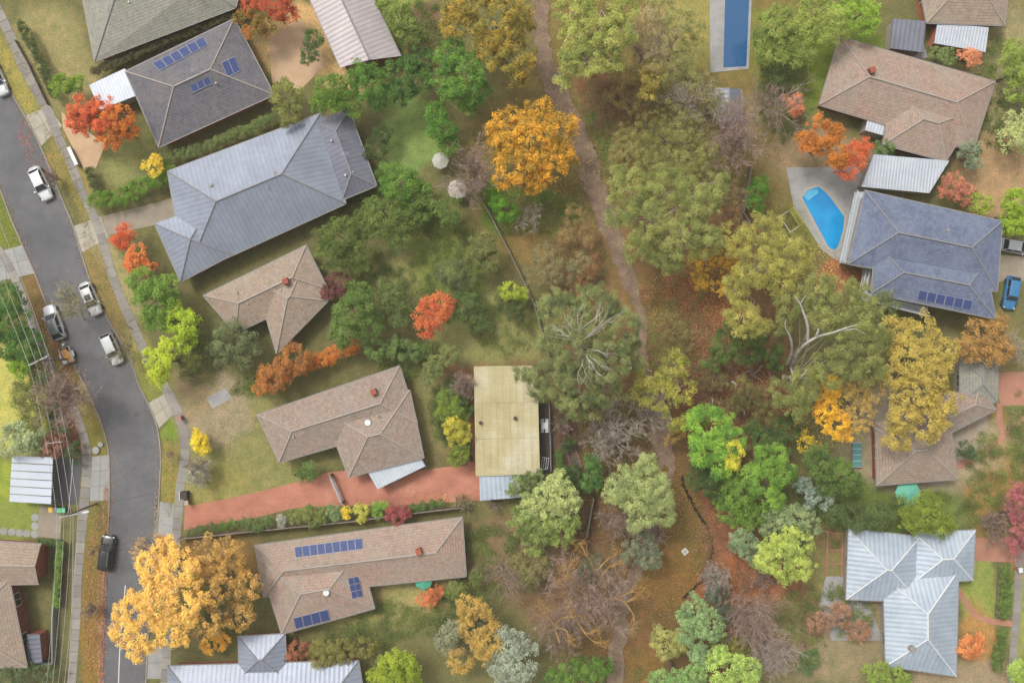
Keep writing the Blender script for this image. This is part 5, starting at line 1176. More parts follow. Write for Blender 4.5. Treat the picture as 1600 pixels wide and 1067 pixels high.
tree('bright lime green round tree with a yellow lower right corner', [(1110, 665, 34, 9), (1100, 700, 30, 9), (1135, 690, 28, 9), (1120, 725, 24, 8), (1085, 660, 18, 7), (1090, 690, 18, 8)], (104, 144, 52), (134, 168, 56), (62, 98, 42), group=GR, leaf=.28, clump=.55)
tree('small yellow crown tucked against the lime green round tree', [(1150, 702, 15, 9.5), (1143, 722, 13, 9)], (172, 168, 50), (206, 190, 52), (118, 124, 44), group=GR, leaf=.26, clump=.4)
tree('dark green shrubby tree above the red brown litter with fallen logs', [(1130, 540, 26, 5), (1165, 548, 26, 5), (1200, 545, 26, 5), (1115, 565, 16, 4), (1145, 515, 18, 5), (1215, 565, 16, 4), (1185, 520, 18, 5)], (78, 96, 46), (98, 116, 52), (48, 62, 34), group=GR, leaf=.24, clump=.5, gap=.2)
tree('low olive bushy growth right of the fallen logs', [(1160, 610, 22, 4), (1185, 625, 24, 4), (1150, 632, 14, 3), (1205, 650, 16, 4)], (100, 98, 52), (120, 114, 60), (64, 62, 40), group=GR, leaf=.22, clump=.45, gap=.4, dens=.7)
tree('dark green bush left of the sparse yellow tree', [(1195, 690, 24, 5), (1230, 668, 24, 6), (1215, 700, 20, 5), (1175, 670, 14, 4)], (66, 86, 44), (88, 108, 50), (42, 56, 32), group=GR, leaf=.24, clump=.5, gap=.15)
tree('vivid orange yellow tree leaning toward the house on the right', [(1292, 612, 20, 8), (1288, 640, 22, 8), (1305, 665, 22, 8), (1318, 678, 14, 7), (1300, 600, 14, 8)], (216, 158, 40), (238, 172, 38), (160, 116, 40), group=GR, leaf=.28, clump=.42)
tree('thinning yellow brown tree right of the vivid orange one', [(1335, 620, 28, 8), (1345, 650, 26, 8), (1360, 605, 24, 8)], (168, 140, 70), (188, 154, 62), (124, 104, 70), group=GR, leaf=.24, clump=.45, gap=.4, dens=.6)
tree('sparse yellow leaved sapling under the orange tree', [(1258, 692, 18, 5), (1275, 700, 12, 4), (1250, 676, 12, 5)], (190, 162, 40), (212, 180, 42), (110, 100, 40), group=GR, leaf=.24, clump=.35, gap=.4, dens=.45)
tree('grass green crown in the cluster right of the creek', [(1200, 715, 26, 9), (1220, 735, 26, 9), (1195, 750, 30, 9), (1170, 740, 20, 8), (1205, 780, 20, 8)], (98, 132, 48), (126, 156, 56), (56, 84, 38), group=GR, leaf=.28, clump=.55)
tree('deeper green crown directly below the grass green one by the creek bend', [(1155, 780, 28, 7), (1140, 800, 20, 6), (1170, 805, 22, 6), (1150, 755, 18, 6), (1125, 775, 14, 5)], (92, 122, 46), (114, 140, 52), (52, 76, 36), group=GR, leaf=.27, clump=.5)
tree('dark green tree between lime tree and creek', [(1095, 745, 22, 5), (1115, 760, 22, 5), (1105, 735, 18, 5)], (66, 84, 44), (84, 102, 50), (44, 58, 34), group=GR, leaf=.26, clump=.5)
tree('mid green tree below the teal table top', [(1280, 725, 24, 7), (1315, 742, 28, 7), (1292, 758, 18, 6), (1335, 755, 18, 6), (1278, 702, 16, 6)], (82, 104, 48), (104, 126, 54), (50, 68, 38), group=GR, leaf=.27, clump=.5)
tree('blue-grey leaved small tree below the mid green one', [(1255, 758, 14, 5), (1270, 775, 16, 5), (1288, 780, 14, 5), (1262, 790, 8, 4)], (126, 142, 124), (148, 162, 142), (84, 98, 86), group=GR, leaf=.26, clump=.36)
tree('grey green tree above the big lime crown at lower right', [(1215, 808, 24, 7), (1245, 812, 26, 7), (1268, 820, 16, 6), (1200, 825, 14, 6)], (116, 132, 84), (142, 154, 104), (78, 92, 60), group=GR, leaf=.26, clump=.42)
tree('big round lime crown left of the planter beds', [(1220, 868, 34, 9), (1248, 850, 24, 8), (1250, 885, 22, 8), (1198, 870, 24, 8), (1232, 900, 12, 7), (1225, 838, 18, 8)], (150, 164, 72), (180, 190, 92), (102, 116, 56), group=GR, leaf=.27, clump=.45)
tree('silvery green shrubby tree between creek and big lime crown', [(1160, 840, 18, 6), (1172, 860, 18, 6), (1150, 852, 12, 5), (1180, 875, 10, 4)], (112, 132, 90), (136, 154, 108), (76, 92, 66), group=GR, leaf=.25, clump=.4)
tree('large round grey green tree south-east of the yellow-roofed lot', [(1005, 750, 34, 9), (985, 775, 32, 9), (1025, 775, 32, 9), (970, 745, 22, 8), (1035, 800, 20, 8), (1000, 805, 24, 8), (960, 770, 18, 7), (1010, 728, 18, 8)], (138, 148, 88), (170, 178, 112), (92, 104, 64), group=GR, leaf=.27, ratio=.4, clump=.55, gap=.05, base=(985, 770))
bare('grey brown twiggy tree touching the round grey green crown', 958, 818, 30, 6, 'bark_pink', group=GB, n=8, depth=4, twig='twig', r0=.09)
tree('dusty grey green bush below the round grey green crown', [(1000, 850, 26, 5), (1015, 870, 22, 5), (985, 872, 16, 4)], (104, 110, 84), (126, 130, 102), (76, 82, 64), group=GR, leaf=.22, clump=.42, gap=.25)
bare('low dry pinkish shrub on the lawn edge beside the dusty bush', 1030, 838, 22, 4, 'bark_pink', name='bare_shrub', cat='shrub', group=GB, n=7, depth=3, twig='bark_pink', r0=.05)
# lichen-limbed tree
root = bare('big leafless tree with orange yellow lichen on its limbs', 925, 930, 84, 11, 'bark_gold', group=GB, n=9, depth=4, twig='bark_pink', base=(925, 930), r0=.2, thin=.8)
mb = MB()
for pts in ([(938, 942, 4), (925, 935, 8), (905, 915, 10), (890, 905, 11.5), (875, 890, 12)], [(890, 905, 11.5), (878, 905, 12), (868, 912, 12.2)], [(886, 903, 11.5), (890, 885, 12), (900, 872, 12.2)],
            [(938, 942, 4), (948, 925, 9), (942, 905, 11), (930, 890, 12), (918, 870, 12.5), (905, 850, 12.5)], [(932, 892, 12), (945, 878, 12.4), (962, 862, 12.6)], [(940, 900, 11.4), (952, 885, 12), (968, 880, 12.2)],
            [(938, 942, 4), (960, 935, 10), (980, 940, 11.5), (1000, 930, 12)], [(960, 935, 10), (985, 925, 11.5), (1002, 915, 12)], [(975, 940, 11.2), (990, 960, 11.8), (992, 980, 12)],
            [(938, 942, 4), (920, 958, 9), (905, 975, 11), (925, 1000, 12), (945, 1005, 12.2)], [(912, 965, 10.2), (900, 960, 11), (893, 958, 11.4)], [(908, 978, 11), (918, 990, 11.8), (935, 985, 12)], [(875, 1005, 11.4), (868, 980, 11), (880, 965, 10), (920, 955, 7)], [(868, 980, 11), (855, 960, 11.6), (848, 945, 12)], [(868, 980, 11), (885, 985, 11.6), (892, 1000, 12)]):
    pl(pts, [.085, .025])
    e = pts[-1]
    for k in range(9): pl([e if k < 5 else pts[-2], (e[0] + random.uniform(-9, 9), e[1] + random.uniform(-9, 9), e[2] + .2), (e[0] + random.uniform(-20, 20), e[1] + random.uniform(-20, 20), e[2] + .3)], [.03, .012])
wl = mb.build('lichen_limb', M['bark_gold'], root, smooth=True); wl.matrix_parent_inverse = Matrix.Translation(-root.location)
bare('reddish brown bare tree at the bottom, below the lichen-limbed one', 878, 1000, 46, 8, 'bark_pink', group=GB, n=9, depth=4, twig='twig', r0=.1)
tree('dark green bush half under the lichen-limbed tree', [(925, 880, 20, 4), (915, 900, 18, 4)], (84, 92, 66), (104, 110, 80), (60, 68, 48), group=GR, leaf=.22, clump=.45, gap=.35)
tree('bright green bush on the bottom edge left of the path', [(895, 1050, 22, 4), (925, 1045, 22, 4), (945, 1040, 14, 3), (865, 1060, 18, 4)], (84, 114, 46), (106, 138, 54), (50, 72, 36), group=GR, leaf=.25, clump=.45)
tree('yellowish green crown in the lower cluster left side', [(1040, 1005, 24, 6), (1060, 1000, 18, 6), (1030, 990, 14, 5)], (142, 142, 76), (166, 164, 92), (100, 102, 56), group=GR, leaf=.26, clump=.42)
tree('silver green crown at the top of the lower cluster', [(1085, 955, 24, 8), (1105, 975, 26, 8), (1080, 990, 22, 7), (1120, 985, 14, 7), (1070, 965, 14, 7)], (118, 142, 90), (142, 166, 106), (80, 102, 66), group=GR, leaf=.27, clump=.42)
tree('small silver green crown just above the two bottom ones', [(1090, 1022, 18, 6), (1105, 1030, 14, 6)], (120, 146, 94), (142, 168, 110), (82, 104, 66), group=GR, leaf=.26, clump=.4)
tree('pale lime crown on the bottom edge of the reserve', [(1135, 1045, 30, 8), (1165, 1050, 26, 8), (1125, 1025, 18, 7)], (144, 166, 78), (172, 192, 94), (96, 118, 58), group=GR, leaf=.27, clump=.42)
tree('green crown on the bottom edge left of the pale lime one', [(1085, 1058, 22, 7), (1060, 1065, 20, 6), (1030, 1062, 18, 5)], (116, 146, 80), (140, 168, 94), (78, 102, 58), group=GR, leaf=.26, clump=.42)
tree('olive green low bush between silver crown and pinkish bare tree', [(1130, 1008, 20, 4), (1155, 1012, 20, 4), (1112, 1000, 12, 3)], (116, 116, 54), (134, 132, 62), (82, 82, 44), group=GR, leaf=.24, clump=.45, gap=.2)
tree('dark blue green bush beside the small dead shrub', [(1125, 935, 18, 4), (1130, 960, 16, 4), (1110, 930, 12, 3)], (82, 94, 76), (100, 112, 90), (56, 66, 54), group=GR, leaf=.22, clump=.4, gap=.2)
bare('small grey dead shrub beside the creek end', 1122, 905, 30, 4, 'bark_grey', name='bare_shrub', cat='shrub', group=GB, n=9, depth=4, twig='bark_grey', r0=.06)
bare('wide pinkish grey bare tree below the orange litter patch', 1180, 975, 56, 8, 'bark_grey', group=GB, n=11, depth=4, twig='bark_pink', r0=.14)
bare('greyish bare tree on the bottom edge right of the pale lime crown', 1215, 1035, 44, 8, 'bark_pink', group=GB, n=9, depth=4, twig='bark_grey', r0=.12)
bare('thin bare shrub in the reddish litter left of the big lime crown', 1195, 905, 24, 3, 'bark_pink', name='bare_shrub', cat='shrub', group=GB, n=8, depth=3, twig='bark_pink', r0=.04)
bare('small pale sapling in the bright green patch under the golden tree', 828, 342, 20, 4, 'bark_pale', name='bare_shrub', cat='shrub', group=GB, n=6, depth=3, twig='bark_grey', r0=.05)
bare('dark purple brown leafless tree above the reserve fence', 738, 262, 38, 7, 'bark_brown', group=GB, n=11, depth=4, twig='bark_pink', r0=.12)
# --- central lot
shrub('deep green bushy shrub in the west corner of the yellow-roofed lot', [(700, 625, 18, 4), (712, 640, 16, 4), (695, 645, 14, 3.5), (716, 622, 12, 3.5), (724, 648, 10, 3)], (88, 110, 46), (118, 136, 50), (50, 68, 36), group=GS, clump=.45)
shrub('bright yellow green shrub left of the yellow roof', [(710, 665, 16, 4), (722, 678, 15, 4), (706, 682, 12, 3.5), (728, 665, 9, 3)], (158, 150, 52), (190, 176, 58), (104, 108, 42), group=GS, clump=.4)
shrub('dark green shrub under the purplish leafless one', [(722, 622, 13, 2.4), (734, 640, 9, 2), (712, 606, 11, 2.4), (700, 608, 10, 2)], (72, 88, 48), (92, 106, 52), (46, 58, 36), group=GS)
shrub('dark groundcover shrub along the path left of the yellow roof', [(728, 690, 8, 1.4), (730, 702, 8, 1.4), (731, 714, 7, 1.2), (690, 660, 10, 1.8), (694, 675, 9, 1.6), (700, 690, 8, 1.5)], (70, 84, 46), (90, 102, 52), (44, 56, 34), group=GS)
shrub('green shrub just below the yellow green one', [(716, 698, 14, 3.5), (722, 712, 13, 3.2), (708, 720, 12, 3)], (102, 116, 46), (128, 140, 52), (62, 76, 38), group=GS)
bare('purplish leafless shrub at the upper left of the yellow roof', 726, 604, 24, 4, 'bark_pink', name='bare_shrub', cat='shrub', group=GS, n=9, depth=4, twig='bark_pink', r0=.05)
shrub('dark leafy tree over the lower blue grey roof', [(808, 757, 15, 4.5), (828, 752, 15, 4.5), (843, 748, 13, 4), (800, 766, 8, 4), (820, 768, 10, 4)], (98, 112, 64), (124, 136, 76), (60, 74, 46), group=GS, leaf=.28)
tree('pale lime tree straddling the south side of the yellow-roofed lot', [(872, 757, 22, 7), (852, 775, 24, 7), (882, 780, 24, 7), (832, 788, 24, 6.5), (868, 800, 22, 6.5), (895, 790, 14, 6)], (146, 156, 92), (174, 182, 112), (98, 110, 66), group=GY, leaf=.26, clump=.42)
tree('olive green tree below the pale lime one', [(850, 825, 30, 6), (820, 812, 26, 6), (880, 828, 24, 6), (835, 845, 22, 5), (895, 815, 12, 5)], (112, 128, 62), (136, 148, 76), (74, 88, 48), group=GY, leaf=.27, clump=.5)
shrub('clipped rectangular hedge east of the deck', [(874, 707, 5.5, 1.6), (874, 713, 5.5, 1.6), (874, 719, 5.5, 1.6), (875, 725, 5.5, 1.6), (875, 731, 5.5, 1.6)], (66, 96, 44), (84, 114, 50), (44, 66, 34), name='hedge', cat='hedge', clump=.22, leaf=.14)
shrub('dark green bush below the clipped hedge', [(893, 742, 16, 2.5), (882, 750, 12, 2.5), (905, 750, 12, 2.5)], (62, 82, 46), (80, 100, 52), (42, 56, 34), group=GS)
shrub('bright green bush outside the east corner of the yellow-roofed lot', [(924, 722, 14, 4), (928, 740, 15, 4), (918, 758, 12, 3), (934, 755, 9, 3)], (80, 116, 56), (100, 138, 64), (50, 76, 40), group=GS)
shrub('small dark bush beside the deck railing', [(890, 692, 10, 1.8), (884, 700, 6, 1.5)], (62, 82, 46), (80, 100, 50), (42, 56, 34), group=GS)
bare('reddish brown leafless shrub east of the deck', 878, 668, 18, 2.5, 'bark_pink', name='bare_shrub', cat='shrub', group=GS, n=9, depth=3, twig='bark_pink', r0=.04)
bare('pale dry branches overhanging the end of the red driveway', 722, 785, 22, 1.8, 'bark_grey', name='bare_shrub', cat='shrub', group=GS, n=10, depth=3, twig='twig_straw', r0=.05)
bare('dry twigs left along the blue grey roof south edge', 770, 788, 20, 1.8, 'bark_grey', name='bare_shrub', cat='shrub', group=GS, n=8, depth=3, twig='twig', r0=.04)
# --- planting strip by the red driveway, left to right
strip = [('low dark green hedge plant nearest the street by the red driveway', [(300, 833, 8, 1.2), (315, 829, 9, 1.2), (330, 826, 9, 1.2)], (84, 98, 56)),
 ('clipped bright green shrub early in the driveway strip', [(350, 821, 9, 1.5), (364, 820, 9, 1.5)], (84, 112, 50)), ('dull green shrub before the silver plant', [(386, 818, 11, 1.6), (405, 820, 12, 1.7), (418, 815, 10, 1.6)], (86, 104, 58)),
 ('silver grey leaved plant in the driveway strip', [(440, 811, 9, 1.6), (440, 820, 6, 1.3)], (140, 142, 128)), ('wide olive green shrub left of the gate', [(462, 806, 13, 1.9), (482, 803, 14, 2), (500, 804, 12, 1.9), (492, 815, 12, 1.7)], (106, 116, 60)),
 ('variegated green shrub right at the gate post', [(519, 797, 11, 2), (524, 806, 9, 1.8)], (106, 128, 84)), ('yellow flowering shrub right of the gate', [(541, 797, 8, 1.8), (541, 806, 6, 1.6)], (196, 170, 50)),
 ('yellow and green shrub second from the gate', [(557, 794, 8, 1.8), (568, 797, 10, 2), (565, 809, 9, 1.8)], (158, 156, 66)), ('fresh green low shrub in the middle of the strip', [(588, 793, 9, 1.5), (600, 791, 9, 1.5), (590, 803, 8, 1.4)], (104, 138, 52)),
 ('dark red leaved shrub in the driveway strip', [(617, 797, 11, 2), (632, 799, 11, 2), (610, 805, 9, 2), (622, 812, 11, 2.2)], (142, 74, 74)), ('low green hedge after the dark red shrub', [(648, 793, 7, 1.2), (662, 791, 7, 1.2), (676, 788, 7, 1.2), (690, 786, 6, 1.2)], (76, 100, 48))]
for lab, lo, c_ in strip: shrub(lab, lo, c_, group='shrubs in the strip beside the red driveway', clump=.3, leaf=.19)
# --- street trees and west side
bare('leafless street tree spreading over the west verge below the trailer', 104, 617, 42, 8, 'bark_pink', group='bare street trees', n=13, depth=4, twig='bark_pink', base=(115, 622), r0=.13)
bare('street tree with thin straw twigs above the two white cars', 116, 470, 34, 7, 'twig_straw', group='bare street trees', n=6, depth=3, twig='twig_straw', base=(132, 500), r0=.05, leafy=([(106, 464, 24, 7), (114, 484, 14, 6)], ((150, 146, 100), (164, 160, 112), (130, 128, 92)), dict(leaf=.12, clump=.35, gap=.6, dens=.14)))
bare('small bare street tree right of the hatchback', 190, 545, 30, 5, 'twig', group='bare street trees', n=9, depth=3, twig='twig_straw', base=(205, 548), r0=.06)
bare('young bare street tree on the east verge near the footpath bend', 262, 712, 11, 3, 'bark_pink', name='bare_sapling', cat='sapling', group='bare street trees', n=6, depth=2, r0=.03, twig='bark_pink')
bare('bare street sapling west of the black car', 143, 862, 14, 3, 'bark_brown', name='bare_sapling', cat='sapling', group='bare street trees', n=7, depth=2, r0=.04)
bare('bare street sapling on the verge below the black car', 138, 955, 14, 3, 'bark_brown', name='bare_sapling', cat='sapling', group='bare street trees', n=7, depth=3, r0=.04)
bare('bare sapling at the top of the east verge near the first white car', 78, 275, 12, 3, 'bark_brown', name='bare_sapling', cat='sapling', group='bare street trees', n=7, depth=3, r0=.04)
tree('wide golden yellow street tree spreading over the road at the bottom', [(262, 858, 22, 9), (240, 890, 28, 9), (285, 890, 32, 10), (215, 950, 30, 9), (250, 940, 36, 10), (195, 985, 24, 8), (230, 990, 28, 9), (215, 1015, 20, 8), (290, 940, 40, 10), (275, 985, 28, 9), (245, 910, 24, 10), (188, 955, 14, 8)], (212, 166, 78), (232, 184, 86), (170, 136, 82), group=GY, leaf=.3, clump=.5, gap=.12, bark='bark_grey', r0=.24, base=(296, 950), twigs=6)
bare('thin orange tinted bare tree above the golden street tree', 225, 863, 24, 6, 'twig', group='bare street trees', n=9, depth=3, base=(250, 862), r0=.06, leafy=([(224, 862, 20, 6), (252, 838, 12, 5)], ((196, 150, 90), (214, 164, 80), (160, 128, 96)), dict(leaf=.16, clump=.3, gap=.4, dens=.25)))
tree('brownish gold tree behind the golden street tree', [(330, 870, 32, 8), (360, 865, 28, 7), (335, 915, 34, 8), (325, 965, 34, 8), (385, 915, 28, 6), (375, 960, 26, 6)], (164, 130, 70), (196, 152, 70), (118, 96, 62), group=GY, leaf=.32, clump=.6, gap=.15)
shrub('orange yellow shrub near the bottom edge right of the golden tree', [(332, 1005, 18, 3), (350, 1000, 12, 3)], (206, 150, 56), (222, 166, 60), (150, 110, 50), group=GS)
shrub('yellow round bush beside the footpath bend', [(313, 690, 15, 2.6), (318, 700, 12, 2.4), (310, 680, 9, 2)], (196, 172, 36), (216, 190, 46), (140, 128, 36), group=GS)
bare('silvery bare shrub below the yellow round bush', 308, 735, 24, 3, 'bark_grey', name='bare_shrub', cat='shrub', group=GS, n=10, depth=4, twig='bark_grey', r0=.05, leafy=([(310, 740, 20, 2)], ((146, 150, 130), (166, 168, 150), (112, 118, 98)), dict(leaf=.14, clump=.35, gap=.3, dens=.4)))
tree('bright red maple over the forecourt at the upper left', [(130, 175, 24, 6), (160, 180, 28, 6), (140, 198, 22, 5), (118, 190, 16, 5)], (190, 90, 56), (206, 104, 60), (144, 78, 50), group=GY, leaf=.3, clump=.45)
tree('orange brown maple touching the bright red one', [(186, 188, 24, 6), (175, 208, 24, 5), (203, 200, 16, 5)], (182, 100, 42), (200, 116, 44), (120, 80, 44), group=GY, leaf=.3, clump=.45)
def hedge(label, pts, rp, h, col, **kw):
    c = smooth(pts, 1 if len(pts) < 3 else 2); L = sum(math.hypot(b[0] - a[0], b[1] - a[1]) for a, b in zip(c, c[1:])); n = max(2, int(L / (rp * 1.1)))
    lo = [(p[0], p[1], rp, h) for p in resample(c, n)]
    return shrub(label, lo, col, name='hedge', cat='hedge', clump=kw.pop('clump', .3), leaf=kw.pop('leaf', .2), group='hedges', **kw)
hedge('long dark hedge along the footpath at the top left', [(34, 40), (52, 76), (84, 146)], 8, 1.6, (76, 88, 50))
hedge('green hedge between the maple forecourt and blue-grey roof', [(150, 312), (200, 306), (262, 270)], 14, 1.8, (92, 122, 44), clump=.45)
hedge('short dark hedge at the lower end of the forecourt', [(140, 268), (152, 300)], 7, 1.4, (74, 84, 50))
hedge('row of bright hedge plants left of the white footpath below the bins', [(95, 850), (91, 880), (89, 910), (88, 945)], 5, 1.2, (100, 128, 56))
hedge('clipped upper hedge beside the right footpath', [(1572, 892), (1571, 925), (1568, 955)], 11, 1.6, (86, 108, 48))
hedge('clipped lower hedge beside the right footpath', [(1565, 990), (1562, 1015), (1559, 1040)], 10, 1.6, (82, 104, 46))
hedge('dark hedge north of the roofs on the left edge', [(60, 846), (98, 850)], 5, 1.0, (78, 96, 50))
hedge('dark hedge strip between the grey and slate roofed houses', [(150, 112), (260, 62), (372, 20)], 7, 1.6, (84, 82, 54), clump=.35)
hedge('green hedge strip below the slate roof', [(262, 250), (340, 222), (425, 186)], 8, 1.6, (96, 108, 60), clump=.4)
hedge('small hedge of bottle green plants along the dark asphalt apron', [(119, 694), (118, 720)], 6, 1.4, (62, 84, 46))
hedge('orange leaved hedge below the tan tiled house', [(412, 592), (450, 578), (500, 562), (548, 542)], 13, 2, (170, 102, 48), second=(192, 118, 46), clump=.45, leaf=.26)
tree('brownish orange tree at the left end of the orange hedge', [(430, 590, 26, 4), (462, 560, 24, 4), (410, 605, 14, 3)], (150, 98, 52), (172, 112, 52), (106, 78, 50), group=GY, leaf=.28, clump=.5)
